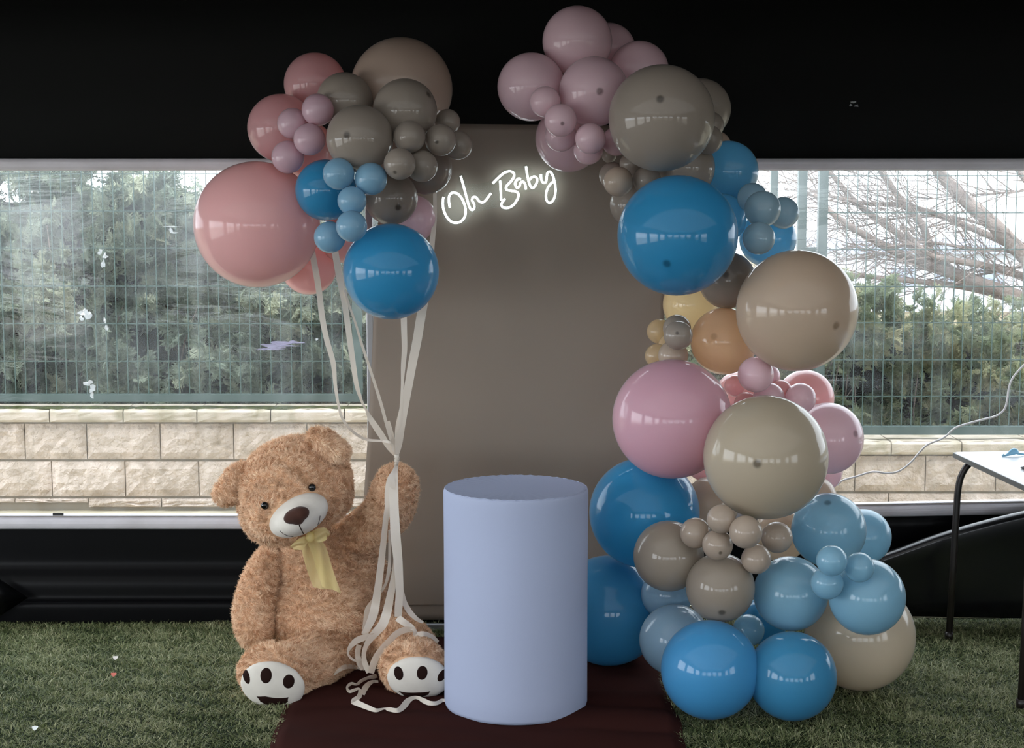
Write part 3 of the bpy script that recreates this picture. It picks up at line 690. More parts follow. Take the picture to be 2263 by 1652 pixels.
box('post', fx(1720), fx(1736), FY+0.3, FY+0.34, fz(965), fz(150), M['iron'], gate)
box('latch', fx(1777), fx(1801), FY-0.015, FY+0.015, fz(556), fz(546), M['iron'], gate)
box('rail', fx(1700), fx(1801), FY-0.018, FY+0.018, fz(959), fz(941), M['iron'], gate)

def spray_variant(seed):
    r = np.random.default_rng(seed); tris = []
    def finger(p, d, L, wd, dep):
        n = np.array([-d[1], d[0]])
        tris.append([p - n*wd, p + n*wd, p + d*L])
        if dep:
            for s in (-1, 1):
                for t in (0.35, 0.6, 0.8):
                    a = s*r.uniform(0.5, 0.9); dd = np.array([d[0]*math.cos(a)-d[1]*math.sin(a), d[0]*math.sin(a)+d[1]*math.cos(a)])
                    finger(p + d*L*t, dd, L*r.uniform(0.3, 0.5), wd*0.9, dep-1)
    for k in range(3):
        a = r.uniform(-0.7, 0.7)
        finger(np.array([0.0, 0.0]), np.array([math.cos(a), math.sin(a)]), r.uniform(0.75, 1.0), 0.045, 1)
    finger(np.array([0.2, 0.0]), np.array([1.0, 0.0]), 0.8, 0.04, 2)
    T = np.array(tris)                       # (n,3,2)
    z = 0.25*np.sin(T[..., 0]*2.5+r.uniform(0, 6))*T[..., 0] + r.normal(0, 0.04, T.shape[:2])
    return np.concatenate([T, z[..., None]], -1)
VARS = [spray_variant(s) for s in range(6)]
def foliage(name, C, D, S, mat, bright, parent, seed):
    """C centres, D outward dirs, S sizes"""
    r = np.random.default_rng(seed); Vs = []; At = []
    idx = r.integers(0, len(VARS), len(C))
    rnd = r.normal(size=(len(C), 3)); D = D/np.linalg.norm(D, axis=1)[:, None]
    Sx = np.cross(D, rnd); Sx /= np.linalg.norm(Sx, axis=1)[:, None]; U = np.cross(D, Sx)
    for k in range(len(VARS)):
        m_ = idx == k; T = VARS[k]; n = m_.sum()
        if not n: continue
        R = T.reshape(1, -1, 3)
        W_ = C[m_][:, None, :] + S[m_][:, None, None]*(R[..., 0:1]*D[m_][:, None, :] + R[..., 1:2]*Sx[m_][:, None, :] + R[..., 2:3]*U[m_][:, None, :])
        Vs.append(W_.reshape(-1, 3)); At.append(np.repeat(bright[m_], R.shape[1]))
    V = np.concatenate(Vs); A = np.concatenate(At)
    o = np_mesh(name, V, np.arange(len(V)).reshape(-1, 3), mat, {'v': A})
    put(o, parent); o['kind'] = 'stuff'; return o
def hedge(label, x0, x1, z0, topf, n, mat, seed, size):
    """hedge body: surface with bumps from y=8.75, foliage sprays on it, dark inside"""
    r = np.random.default_rng(seed)
    root = empty('cypress_hedge', ((x0+x1)/2, 9.1, 0.05), label=label, cat='hedge')
    def front(X, Z):
        return 8.86 + 0.16*np.sin(X*4.1+seed)*np.sin(Z*5.3+1.0) + 0.10*np.sin(X*9.7+2)*np.sin(Z*8.9) + 0.05*np.sin(X*17)*np.sin(Z*19)
    nx, nz = int((x1-x0)*9), 26
    V = []; F = []
    for i in range(nx+1):
        x = x0+(x1-x0)*i/nx; zt = topf(x)-0.20
        for j in range(nz+1):
            z = z0+(zt-z0)*j/nz
            V.append((x, float(front(x, z))+0.20 + (0.25*(j/nz)**6), z))
    for i in range(nx):
        for j in range(nz):
            a = i*(nz+1)+j; F.append((a, a+nz+1, a+nz+2, a+1))
    core = np_mesh('shaded_twigs', np.array(V), np.array(F), M['core'], smooth=True)
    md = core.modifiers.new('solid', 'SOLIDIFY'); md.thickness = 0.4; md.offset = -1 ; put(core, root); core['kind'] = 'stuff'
    nc = n//11
    cx = r.uniform(x0, x1, nc); ct = np.array([topf(x) for x in cx]); cz = z0 + (ct-z0)*r.uniform(0, 1, nc)**0.85
    nzv = vnoise(np.stack([cx, cx*0, cz], 1), 4.0, seed)[:, 0]
    keep = nzv > -0.8
    cx, cz, nzv = cx[keep], cz[keep], nzv[keep]; nc = len(cx)
    cy = front(cx, cz) + r.uniform(-0.02, 0.24, nc)
    cd = np.stack([r.normal(0, 0.8, nc), -r.uniform(0.15, 0.8, nc), r.normal(0.15, 0.7, nc)], 1)
    m_ = 11; idc = np.repeat(np.arange(nc), m_)
    cen = np.stack([cx, cy, cz], 1); cb = np.clip(r.normal(0.5, 0.2, nc) + 0.15*nzv, 0.05, 0.95)
    cdn = cd/np.linalg.norm(cd, axis=1)[:, None]
    al = r.uniform(-0.05, 0.10, len(idc))*size/0.115
    C = cen[idc] + cdn[idc]*al[:, None] + r.normal(0, 0.014, (len(idc), 3))
    D = cdn[idc] + r.normal(0, 0.42, (len(idc), 3))
    X = C[:, 0]
    bright = np.clip(cb[idc] + r.normal(0, 0.12, len(idc)), 0, 1)
    foliage('foliage', C, D, r.uniform(0.6, 1.25, len(X))*size, mat, bright, root, seed)
    bm = bmesh.new()
    for k in range(int((x1-x0)*7)):
        xx = r.uniform(x0, x1); zz = r.uniform(z0, topf(xx)-0.5)
        L = r.uniform(0.2, 0.5); a = r.normal(0, 0.5)
        y_ = float(front(xx, zz))+0.12
        tube_bm(bm, [(xx, y_+0.06, zz), (xx+math.sin(a)*L*0.5, y_, zz+L*0.45), (xx+math.sin(a)*L+0.05, y_-0.05, zz+L)], [0.007, 0.005, 0.002], 5)
    o = from_bm('branch', bm, M['bark'], root, True); o['kind'] = 'stuff'
    return root
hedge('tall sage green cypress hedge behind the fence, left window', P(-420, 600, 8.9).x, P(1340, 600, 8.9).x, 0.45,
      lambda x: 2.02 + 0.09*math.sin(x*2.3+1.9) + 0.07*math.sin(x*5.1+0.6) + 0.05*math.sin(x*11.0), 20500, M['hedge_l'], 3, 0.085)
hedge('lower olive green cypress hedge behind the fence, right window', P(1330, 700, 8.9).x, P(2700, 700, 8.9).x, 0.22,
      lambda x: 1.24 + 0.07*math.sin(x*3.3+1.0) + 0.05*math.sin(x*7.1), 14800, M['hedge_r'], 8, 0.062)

# bare tree behind the right hedge
tree = empty('bare_tree', P(2560, 700, 11.6), label='leafless tree with long pale branches behind the right hedge', cat='tree')
TY = 11.5
limbs = [  # px paths, start width px, end width px
 ([(2560, 760), (2420, 690), (2300, 600), (2200, 500), (2120, 430), (2060, 360), (2010, 300)], 44, 20),
 ([(2480, 720), (2330, 690), (2240, 650), (2120, 610), (2010, 570), (1930, 530), (1850, 480), (1800, 430)], 36, 9),
 ([(2150, 632), (2060, 560), (2040, 500), (1990, 440), (1955, 390), (1930, 330)], 22, 12),
 ([(2230, 540), (2150, 505), (2060, 470), (1990, 452), (1920, 450), (1840, 435), (1790, 420)], 17, 6),
 ([(2160, 636), (2080, 590), (1990, 520), (1900, 455), (1850, 400), (1820, 360)], 22, 9),
 ([(2420, 700), (2280, 620), (2190, 590), (2110, 575), (2050, 560), (1990, 500)], 22, 8),
 ([(2330, 690), (2160, 640), (2060, 625), (1960, 615), (1860, 605), (1780, 600)], 17, 7),
 ([(2500, 560), (2330, 460), (2270, 400), (2220, 330)], 24, 14),
 ([(2270, 420), (2230, 425), (2150, 430), (2080, 440), (2000, 430)], 6, 2),
 ([(2200, 505), (2110, 480), (2000, 480), (1900, 500), (1830, 505)], 8, 3),
 ([(2400, 640), (2250, 560), (2150, 550), (2050, 535), (1960, 545)], 12, 4),
 ([(2300, 580), (2200, 600), (2130, 610), (2060, 600), (1950, 560), (1860, 540)], 7, 3),
]
twig = bmesh.new(); r_ = random.Random(21)
for k, (pth, w0, w1) in enumerate(limbs):
    yo = TY + (k % 5)*0.12 - 0.2
    pts = smooth_path([tuple(P(a, b, yo + 0.1*math.sin(i*1.7+k))) for i, (a, b) in enumerate(pth)], 5)
    s = SCL(2100, 500, TY)/2; rr = [s*(w0 + (w1-w0)*i/(len(pts)-1)) for i in range(len(pts))]
    bm = bmesh.new(); tube_bm(bm, pts, rr, 8); from_bm('limb', bm, M['bark'], tree, True)
    for i in range(2, len(pts)-1):
        for q in range(1):
            p = Vector(pts[i]); L = r_.uniform(0.25, 0.8); a = r_.uniform(-0.7, 1.2); d = Vector((-math.cos(a), r_.uniform(-0.3, 0.3), math.sin(a)*0.8))
            p1 = p + d*L*0.5 + Vector((0, 0, r_.uniform(-0.05, 0.08))); p2 = p + d*L + Vector((r_.uniform(-0.1, 0.1), 0, r_.uniform(-0.05, 0.15)))
            tube_bm(twig, [p, p1, p2], [0.007, 0.0045, 0.002], 4, False)
            for z_ in range(4):
                t = r_.uniform(0.3, 1); b0 = p + (p2-p)*t; a2 = a + r_.uniform(-1.1, 1.1); L2 = L*r_.uniform(0.25, 0.5)
                d2 = Vector((-math.cos(a2), r_.uniform(-0.3, 0.3), math.sin(a2)))
                tube_bm(twig, [b0, b0 + d2*L2], [0.0035, 0.0015], 3, False)
o = from_bm('twigs', twig, M['bark'], tree); o['kind'] = 'stuff'
from_bm('trunk', (lambda b: (tube_bm(b, smooth_path([tuple(P(2560, 760, TY)), tuple(P(2600, 900, TY)), (P(2620, 900, TY).x, TY, 0.0)], 4), 0.13, 10), b)[1])(bmesh.new()), M['bark'], tree, True)

# pale low building far off
bl = empty('far_building', (P(2090, 650, 26).x, 26, 0), label='pale grey low building far behind the bare tree', cat='building')
bx0, bx1 = P(1905, 600, 26).x, P(2600, 600, 26).x
box('wall', bx0, bx1, 26, 32, 0.0, P(0, 560, 26).z, M['building'], bl)
box('roof', bx0-0.2, bx1+0.2, 25.8, 32.2, P(0, 560, 26).z, P(0, 540, 26).z, M['roofdark'], bl)
for k in range(8):
    xx = bx0 + 0.5 + k*0.75
    box('window', xx, xx+0.4, 25.97, 26.0, P(0, 632, 26).z, P(0, 592, 26).z, M['roofdark'], bl)

# ------------------------------------------------------------------ brown cloth
cl_poly = [PZ(600, 1660, 0), PZ(632, 1560, 0), PZ(700, 1470, 0), PZ(790, 1400, 0), PZ(1440, 1400, 0), PZ(1475, 1480, 0), PZ(1490, 1560, 0), PZ(1500, 1660, 0)]
CLX0, CLX1 = -0.80, 0.57
def cl_left(y):   # left edge x as a function of y
    ya, yb = PZ(600, 1652, 0), PZ(632, 1560, 0)
    return ya.x + (yb.x-ya.x)*(y-ya.y)/(yb.y-ya.y) if y < yb.y else yb.x + 0.06*(y-yb.y)
nx, ny = 110, 130
V = []; F = []
for i in range(nx+1):
    for j in range(ny+1):
        y = 4.25 + (6.2-4.25)*j/ny; xl = cl_left(y); x = xl + (CLX1-xl)*i/nx
        V.append((x, y, 0))
V = np.array(V)
nn = vnoise(V*np.array([1.0, 3.2, 0]), 3.0, 5); nn2 = vnoise(V*np.array([1, 1, 0]), 9.0, 6)
V[:, 2] = 0.012 + 0.012*np.abs(nn[:, 0]) + 0.003*nn2[:, 1]
edge = np.tile(np.minimum(np.arange(ny+1), ny-np.arange(ny+1)), nx+1); edx = np.repeat(np.minimum(np.arange(nx+1), nx-np.arange(nx+1)), ny+1)
V[:, 2] *= np.clip(np.minimum(edge, edx)/3, 0.35, 1)
V[:, 0] += 0.006*nn2[:, 0]
for i in range(nx):
    for j in range(ny):
        a = i*(ny+1)+j; F.append((a, a+ny+1, a+ny+2, a+1))
cloth = np_mesh('floor_cloth', V, np.array(F), M['brown_cloth'], smooth=True)
md = cloth.modifiers.new('solid', 'SOLIDIFY'); md.thickness = 0.003; md.offset = 1
tag(cloth, 'dark brown wrinkled cloth spread on the turf under the plinth and bear', 'cloth')

# ------------------------------------------------------------------ artificial turf
def turf(n, x0, x1, y0, y1, seed):
    r = np.random.default_rng(seed)
    X = r.uniform(x0, x1, n); Y = r.uniform(y0, y1, n)
    lx = np.array([0.0]); a, b = PZ(600, 1652, 0), PZ(632, 1560, 0)
    L = np.where(Y < b.y, a.x + (b.x-a.x)*(Y-a.y)/(b.y-a.y), b.x + 0.06*(Y-b.y))
    keep = ~((X > L+0.01) & (X < CLX1-0.01) & (Y < 6.19))
    vis = np.abs(X) < (Y*1.02)*1131.5/3400 + 0.5
    X, Y = X[keep & vis], Y[keep & vis]; n = len(X)
    B0 = np.stack([X, Y, np.zeros(n)], 1)
    lay = vnoise(B0, 34.0, seed+1); lay2 = vnoise(B0, 5.0, seed+2)
    D = np.stack([lay[:, 0]*0.55 + r.normal(0, 0.75, n), lay[:, 1]*0.55 + r.normal(0, 0.75, n), np.full(n, 0.75)], 1)
    D /= np.linalg.norm(D, axis=1)[:, None]
    H = r.uniform(0.016, 0.034, n)*(1+0.3*lay2[:, 0]+0.25*lay[:, 2])
    W_ = r.uniform(0.0009, 0.0017, n)
    ang = r.uniform(0, PI, n); S = np.stack([np.cos(ang), np.sin(ang), np.zeros(n)], 1)*W_[:, None]
    mid = B0 + D*(H*0.55)[:, None]; bend = np.stack([D[:, 0]*1.6, D[:, 1]*1.6, np.full(n, 0.25)], 1)
    tip = mid + bend*(H*0.45)[:, None]
    V = np.stack([B0-S, B0+S, mid-S*0.8, mid+S*0.8, tip], 1).reshape(-1, 3)
    base = (np.arange(n)*5)[:, None]
    F = np.concatenate([base+np.array([[0, 1, 3]]), base+np.array([[0, 3, 2]]), base+np.array([[2, 3, 4]])], 1).reshape(-1, 3)
    bright = np.clip(0.45 + 0.12*lay2[:, 1] + 0.2*lay[:, 2] + r.normal(0, 0.24, n), 0, 1)
    dry = r.uniform(0, 1, n) < 0.05; bright[dry] = 1.0
    o = np_mesh('artificial_grass', V, F, M['grass'], {'v': np.repeat(bright, 5)})
    return tag(o, 'green artificial turf covering the floor', 'grass', kind='stuff')
turf(300000, -2.7, 2.7, 4.3, 6.48, 5)
for (px, py, c, lb) in [(251, 1489, srgb(200, 110, 95), 'small reddish scrap lying on the turf left of the bear'), (255, 1452, srgb(215, 210, 205), 'tiny white scrap on the turf behind the reddish one'), (77, 1607, srgb(225, 230, 228), 'white scrap on the turf at the lower left corner')]:
    p = PZ(px, py, 0.03); bm = bmesh.new()
    vs = [bm.verts.new(p + Vector((0.011*math.cos(a)*(1+0.3*math.sin(3*a)), 0.006*math.sin(a), 0.006*math.sin(a)+0.002*math.cos(2*a)))) for a in [2*PI*k/8 for k in range(8)]]
    bm.faces.new(vs); o = from_bm('paper_scrap', bm, principled('scrap', c, 0.6)); md = o.modifiers.new('solid', 'SOLIDIFY'); md.thickness = 0.001
    tag(o, lb, 'scrap')

# ------------------------------------------------------------------ backdrop panel
BY = 6.30
def bxp(px, py): return P(px, py, BY).x
pts_l = [(1010, 272), (835, 640), (824, 720), (817, 850), (812, 950), (805, 1060), (800, 1180), (796, 1300), (793, 1390)]
ztop = P(0, 272, BY).z
def left_edge(z):
    zz = [P(0, y, BY).z for y in (272, 700, 950, 1100, 1390)]; xx = [bxp(x, y) for x, y in ((846, 272), (826, 700), (814, 950), (804, 1100), (795, 1390))]
    return float(np.interp(-z, [-a for a in zz], xx))
xr = bxp(1468, 700)
nx, nz = 60, 80; V = []; F = []
for i in range(nx+1):
    for j in range(nz+1):
        z = 0.055 + (ztop-0.055)*j/nz
        xl = left_edge(z); x = xl + (xr-xl)*i/nx
        V.append((x, BY, z - 0.012*(i/nx)*(j/nz)))
V = np.array(V); u = (V[:, 0]-V[:, 0].min()); 
V[:, 1] += 0.004*vnoise(V*np.array([1, 0, 0.45]), 6.0, 8)[:, 1]*np.clip((1.4-V[:, 2]), 0.15, 1) + 0.006*np.exp(-((V[:, 2]-0.30-0.10*u)/0.05)**2) 
for i in range(nx):
    for j in range(nz):
        a = i*(nz+1)+j; F.append((a, a+nz+1, a+nz+2, a+1))
bd = empty('backdrop', (0.0, BY, 0.0), label='tall beige fabric backdrop panel behind the plinth and neon sign', cat='backdrop')
front = np_mesh('cloth_cover', V, np.array(F), M['panel'], smooth=True); put(front, bd)
md = front.modifiers.new('solid', 'SOLIDIFY'); md.thickness = 0.004; md.offset = 1
M['steel'] = principled('grey_steel', (0.3, 0.3, 0.31, 1), 0.4, 0.5, 0.8)
for (x0, x1, z0, z1) in [(-0.60, -0.57, 0.0, ztop-0.02), (xr-0.05, xr-0.02, 0.0, ztop-0.03), (-0.60, xr-0.02, ztop-0.05, ztop-0.02), (-0.60, xr-0.02, 0.0, 0.03)]:
    box('frame_tube', x0, x1, BY+0.02, BY+0.05, z0, z1, M['steel'], bd, 0.004)
# hem line low on the cover
hz = P(0, 1334, BY-0.004).z
o = box('hem_seam', -0.58, xr-0.01, BY-0.010, BY-0.004, hz-0.0025, hz+0.0025, M['panel'], bd, 0.001)

# ------------------------------------------------------------------ plinth
pc = P(1140, 1077, 5.33); t_ = 5.33*CS + 0; dep = (Vector((pc.x, 5.33, pc.z))-Vector((0, 0, CH))).dot(Vector((0, CS, -SN)))
PR = 160*dep/FPX; PH = pc.z
bm = bmesh.new(); seg = 96
prof = [(0.0, PH-0.001), (PR*0.55, PH), (PR*0.93, PH+0.001), (PR*0.972, PH+0.002), (PR*0.988, PH-0.001), (PR*0.999, PH-0.010), (PR, PH-0.03)]
prof += [(PR*(1-0.004*math.sin(PI*k/12)), PH-0.03-(PH-0.06)*k/12) for k in range(1, 13)] + [(PR*0.985, 0.018), (PR*0.96, 0.016)]
rings = []
for pi_, (r0, z0) in enumerate(prof):
    if r0 == 0: rings.append([bm.verts.new((pc.x, 5.33, z0))]); continue
    ring = []
    for k in range(seg):
        a = 2*PI*k/seg; pk = 0.0
        if 2 <= pi_ <= 3: pk = 0.0022*math.sin(a*37)*(0.5+0.5*math.sin(a*3+1)) + 0.001*math.sin(a*61)
        ring.append(bm.verts.new((pc.x+math.cos(a)*r0, 5.33+math.sin(a)*r0, z0+pk)))
    rings.append(ring)
for i in range(len(rings)-1):
    a, b = rings[i], rings[i+1]
    for k in range(seg):
        if len(a) == 1: bm.faces.new((a[0], b[k], b[(k+1) % seg]))
        else: bm.faces.new((a[k], b[k], b[(k+1) % seg], a[(k+1) % seg]))
bm.faces.new(rings[-1])
bmesh.ops.recalc_face_normals(bm, faces=bm.faces)
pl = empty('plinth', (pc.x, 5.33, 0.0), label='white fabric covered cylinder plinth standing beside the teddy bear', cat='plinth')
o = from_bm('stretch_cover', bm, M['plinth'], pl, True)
# sewn seam ring on the rim with puckers
ring = []
for k in range(145):
    a = 2*PI*k/144; r0 = PR*0.976 + 0.0012*math.sin(a*29)*(0.4+0.6*math.sin(a*2+2)**2)
    ring.append((pc.x+math.cos(a)*r0, 5.33+math.sin(a)*r0, PH+0.0012+0.0012*math.sin(a*43)))
tube('rim_seam', ring, 0.0018, M['plinth'], pl, 6)

# ------------------------------------------------------------------ neon sign
NY = 6.245
def Q(p): return P(940+p[0]/6.656, 330+p[1]/6.656, NY)
strokes = [
 [(265,700),(256,800),(273,900),(320,1000),(380,1060),(440,1078),(510,1065),(565,1015),(590,950),(588,860),(560,770),(520,700),(470,650),(410,635),(365,660),(345,720),(350,790),(360,855)],
 [(520,390),(570,570),(610,720),(650,850),(685,890),(720,860),(715,800),(688,750),(700,705),(745,705),(790,760),(840,780),(890,745),(965,645)],
 [(990,500),(1080,410),(1160,345),(1240,320),(1300,350),(1300,410),(1250,480),(1195,540),(1195,590),(1260,608),(1330,620),(1370,660),(1350,740),(1290,820),(1210,860),(1140,850),(1120,800),(1170,725)],
 [(1100,460),(1108,600),(1115,745)],
 [(1405,440),(1370,430),(1330,470),(1322,520),(1350,562),(1385,540),(1400,490),(1440,475),(1470,520),(1480,590)],
 [(1480,250),(1495,350),(1515,450),(1545,540),(1585,565),(1630,510),(1645,440),(1610,400),(1560,415),(1530,450)],
 [(1700,365),(1705,440),(1738,492),(1775,470),(1785,400),(1798,345),(1838,328),(1880,400),(1905,500),(1915,620),(1890,730),(1835,785),(1785,750),(1775,660),(1800,570),(1850,500),(1900,460)]]
M['neon'] = principled('white_neon_flex', (1, 1, 1, 1), 0.4, emis=((0.86, 0.96, 1.0, 1), 6.5))
sg = empty('neon_sign', Q((1080, 600)), label='glowing white script neon sign reading Oh Baby on the beige backdrop', cat='sign')
kx = SCL(1100, 430, NY)
for s in strokes:
    tube('letter_tube', smooth_path([tuple(Q(p)) for p in s], 6), 2.35*kx, M['neon'], sg, 8)
outl = [(210,860),(225,700),(300,640),(465,565),(480,400),(520,345),(565,370),(600,495),(760,510),(920,480),(1040,360),(1160,285),(1300,285),(1410,270),(1445,225),(1490,213),(1530,235),(1580,320),(1680,330),(1760,290),(1830,265),(1890,300),(1945,460),(1970,640),(1930,780),(1830,830),(1750,780),(1720,660),(1600,610),(1450,645),(1420,760),(1330,860),(1230,905),(1150,895),(1075,850),(860,890),(700,940),(600,1080),(430,1125),(300,1070),(235,980)]
bm = bmesh.new(); vs = [bm.verts.new(P(940+p[0]/6.656, 330+p[1]/6.656, NY+0.012)) for p in outl]
f = bm.faces.new(vs); ex = bmesh.ops.extrude_face_region(bm, geom=[f])
for v in ex['geom']:
    if isinstance(v, bmesh.types.BMVert): v.co.y += 0.004
from_bm('acrylic_plate', bm, M['acrylic'], sg)

# ------------------------------------------------------------------ teddy bear
def eval_mesh(o):
    dg = bpy.context.evaluated_depsgraph_get(); dg.update()
    return bpy.data.meshes.new_from_object(o.evaluated_get(dg), depsgraph=dg)
def blob(name, parts, mat, voxel=0.014, smooth=6):
    """parts: (centre, (rx,ry,rz), euler) ellipsoids fused into one closed surface"""
    bm = bmesh.new()
    for c, r, e in parts:
        res = bmesh.ops.create_icosphere(bm, subdivisions=3, radius=1)
        Mx = Matrix.Translation(c) @ Euler(e).to_matrix().to_4x4() @ Matrix.Diagonal((r[0], r[1], r[2], 1))
        for v in res['verts']: v.co = Mx @ v.co
    me = bpy.data.meshes.new(name); bm.to_mesh(me); bm.free()
    o = bpy.data.objects.new('tmp', me); COL.objects.link(o)
    md = o.modifiers.new('r', 'REMESH'); md.mode = 'VOXEL'; md.voxel_size = voxel
    md = o.modifiers.new('s', 'SMOOTH'); md.factor = 0.5; md.iterations = smooth
    me2 = eval_mesh(o); bpy.data.objects.remove(o)
    me2.name = name; me2.materials.clear()
    return link(name, me2, mat, None, True)
def sph(px, py, Y, r, e=(0, 0, 0)):
    if not hasattr(r, '__len__'): r = (r, r, r)
    return (P(px, py, Y), r, e)
def chain(pts, n=7):
    """pts (px,py,Y,r) -> overlapping balls"""
    out = []
    for q in smooth_path(pts, n): out.append((P(q[0], q[1], q[2]), (q[3],)*3, (0, 0, 0)))
    return out
def fur(parent_obj, density, length, seed, mat, comb=(0, 0, -0.35), skip=None, ntest=0.45):
    me = parent_obj.data; me.calc_loop_triangles()
    nv = len(me.vertices); co = np.empty(nv*3, np.float32); me.vertices.foreach_get('co', co); co = co.reshape(-1, 3)
    no = np.empty(nv*3, np.float32); me.vertices.foreach_get('normal', no); no = no.reshape(-1, 3)
    nt_ = len(me.loop_triangles); tri = np.empty(nt_*3, np.int32); me.loop_triangles.foreach_get('vertices', tri); tri = tri.reshape(-1, 3)
    A, B, C_ = co[tri[:, 0]], co[tri[:, 1]], co[tri[:, 2]]
    ar = np.linalg.norm(np.cross(B-A, C_-A), axis=1)/2
    r = np.random.default_rng(seed); n = int(ar.sum()*density)
    ti = r.choice(nt_, n, p=ar/ar.sum()); u = r.uniform(0, 1, n); v = r.uniform(0, 1, n); fl = u+v > 1; u[fl] = 1-u[fl]; v[fl] = 1-v[fl]; w_ = 1-u-v
    Pn = A[ti]*w_[:, None]+B[ti]*u[:, None]+C_[ti]*v[:, None]
    Nn = no[tri[ti, 0]]*w_[:, None]+no[tri[ti, 1]]*u[:, None]+no[tri[ti, 2]]*v[:, None]; Nn /= np.linalg.norm(Nn, axis=1)[:, None]
    keep = Nn[:, 1] < ntest            # strands that could show from the front or a step to the side
    if skip is not None: keep &= ~skip(Pn)
    Pn, Nn = Pn[keep], Nn[keep]; n = len(Pn)
    cl = vnoise(Pn, 160.0, seed+3); cl2 = vnoise(Pn, 22.0, seed+5)
    T = cl*1.1 + cl2*0.6 + np.array(comb)[None, :] + r.normal(0, 0.18, (n, 3))
    T -= Nn*(T*Nn).sum(1)[:, None]
    D = Nn*0.75 + T; D /= np.linalg.norm(D, axis=1)[:, None]
    L = length*r.uniform(0.7, 1.15, n)*(1+0.18*cl[:, 0])
    mid = Pn + D*(L*0.55)[:, None]
    D2 = D + T*0.9 + cl2*0.3 - Nn*0.35; D2 /= np.linalg.norm(D2, axis=1)[:, None]
    tip = mid + D2*(L*0.45)[:, None]
    S = np.cross(D, Nn + r.normal(0, 0.35, (n, 3))); S /= (np.linalg.norm(S, axis=1)[:, None]+1e-9)
    S *= (r.uniform(0.0006, 0.0010, n))[:, None]
    P0 = Pn - Nn*0.002
    V = np.stack([P0-S, P0+S, mid-S*0.9, mid+S*0.9, tip], 1).reshape(-1, 3)
    base = (np.arange(n)*5)[:, None]
    F = np.concatenate([base+np.array([[0, 1, 3]]), base+np.array([[0, 3, 2]]), base+np.array([[2, 3, 4]])], 1).reshape(-1, 3)
    bright = np.clip(0.48 + 0.34*cl[:, 1] + 0.04*cl2[:, 0] + r.normal(0, 0.15, n), 0, 1)
    o = np_mesh('fur', V, F, mat, {'v': np.repeat(bright, 5)}, smooth=True)
    o['kind'] = 'stuff'; o.parent = parent_obj; o.matrix_parent_inverse = parent_obj.matrix_world.inverted() if False else Matrix()
    return o
M['fur'] = leaf_mat('tan_plush', srgb(196, 156, 120), srgb(238, 206, 174), srgb(255, 234, 206), 0.8, 0.3)
M['furbase'] = principled('tan_plush_base', srgb(212, 172, 138), 0.95, 0.05)
M['suede'] = principled('cream_suede', srgb(222, 216, 206), 0.85, 0.15, sheen=0.2, noise=(9, srgb(200, 194, 184), 0.5), bump=(120, 0.15, 0.002))
M['brownfelt'] = principled('brown_suede', srgb(74, 46, 36), 0.8, 0.15, sheen=0.15, noise=(20, srgb(54, 32, 26), 0.6))
M['dkfelt'] = principled('dark_brown_embroidery', srgb(34, 18, 14), 0.8, 0.1)
M['eye'] = principled('black_glass_eye', (0.002, 0.002, 0.002, 1), 0.06, 0.6)

bear = empty('teddy_bear', P(700, 1400, 5.8)*1.0, label='large tan plush teddy bear sitting on the floor holding the balloon ribbons', cat='teddy bear')
bear.location.z = 0
torso = blob('torso', [sph(695, 1238, 5.90, (0.185, 0.15, 0.15)), sph(712, 1350, 5.87, (0.222, 0.19, 0.185)), sph(720, 1395, 5.88, (0.22, 0.19, 0.13)),
                       sph(830, 1385, 5.96, (0.15, 0.15, 0.14)), sph(775, 1290, 5.95, (0.16, 0.14, 0.17)), sph(690, 1195, 5.88, (0.14, 0.13, 0.08))], M['furbase'], 0.018, 10)
head = blob('head', [sph(650, 1077, 5.74, (0.222, 0.19, 0.192), (0, math.radians(-20), 0)), sph(640, 1118, 5.68, (0.188, 0.17, 0.135), (0, math.radians(-24), 0)),
                     sph(610, 1128, 5.70, (0.135, 0.14, 0.115), (0, 0, 0)), sph(715, 1085, 5.70, (0.11, 0.13, 0.12), (0, 0, 0))], M['furbase'], 0.014, 8)
earl = blob('ear', [sph(514, 1068, 5.70, (0.094, 0.045, 0.046), (0, math.radians(-60), 0)), sph(501, 1089, 5.69, (0.052, 0.045, 0.046), (0, 0, 0))], M['furbase'], 0.011, 4)
earr = blob('ear', [sph(728, 984, 5.64, (0.092, 0.045, 0.045), (0, math.radians(37), 0)), sph(744, 998, 5.64, (0.052, 0.044, 0.043), (0, 0, 0)), sph(709, 972, 5.66, (0.050, 0.042, 0.036), (0, 0, 0))], M['furbase'], 0.011, 4)
arml = blob('arm', chain([(606, 1222, 5.84, .052), (583, 1265, 5.80, .066), (566, 1320, 5.76, .074), (560, 1370, 5.74, .074), (563, 1402, 5.73, .062)]), M['furbase'], 0.013, 5)
armr = blob('arm', chain([(790, 1178, 5.86, .075), (825, 1158, 5.80, .080), (858, 1128, 5.75, .088), (872, 1090, 5.72, .086), (876, 1070, 5.72, .078)]), M['furbase'], 0.013, 5)
legl = blob('leg', chain([(748, 1440, 5.78, .105), (700, 1462, 5.62, .105), (650, 1482, 5.50, .108)], 5) + [sph(609, 1489, 5.42, (0.136, 0.088, 0.118), (math.radians(12), math.radians(14), math.radians(4)))], M['furbase'], 0.014, 6)
legr = blob('leg', chain([(850, 1415, 5.88, .125), (895, 1430, 5.74, .112), (905, 1452, 5.60, .105), (912, 1475, 5.52, .104)], 5) + [sph(918, 1477, 5.44, (0.128, 0.088, 0.114), (math.radians(12), math.radians(6), 0))], M['furbase'], 0.014, 6)
furred = [torso, head, earl, earr, arml, armr, legl, legr]
for o in furred: put(o, bear)

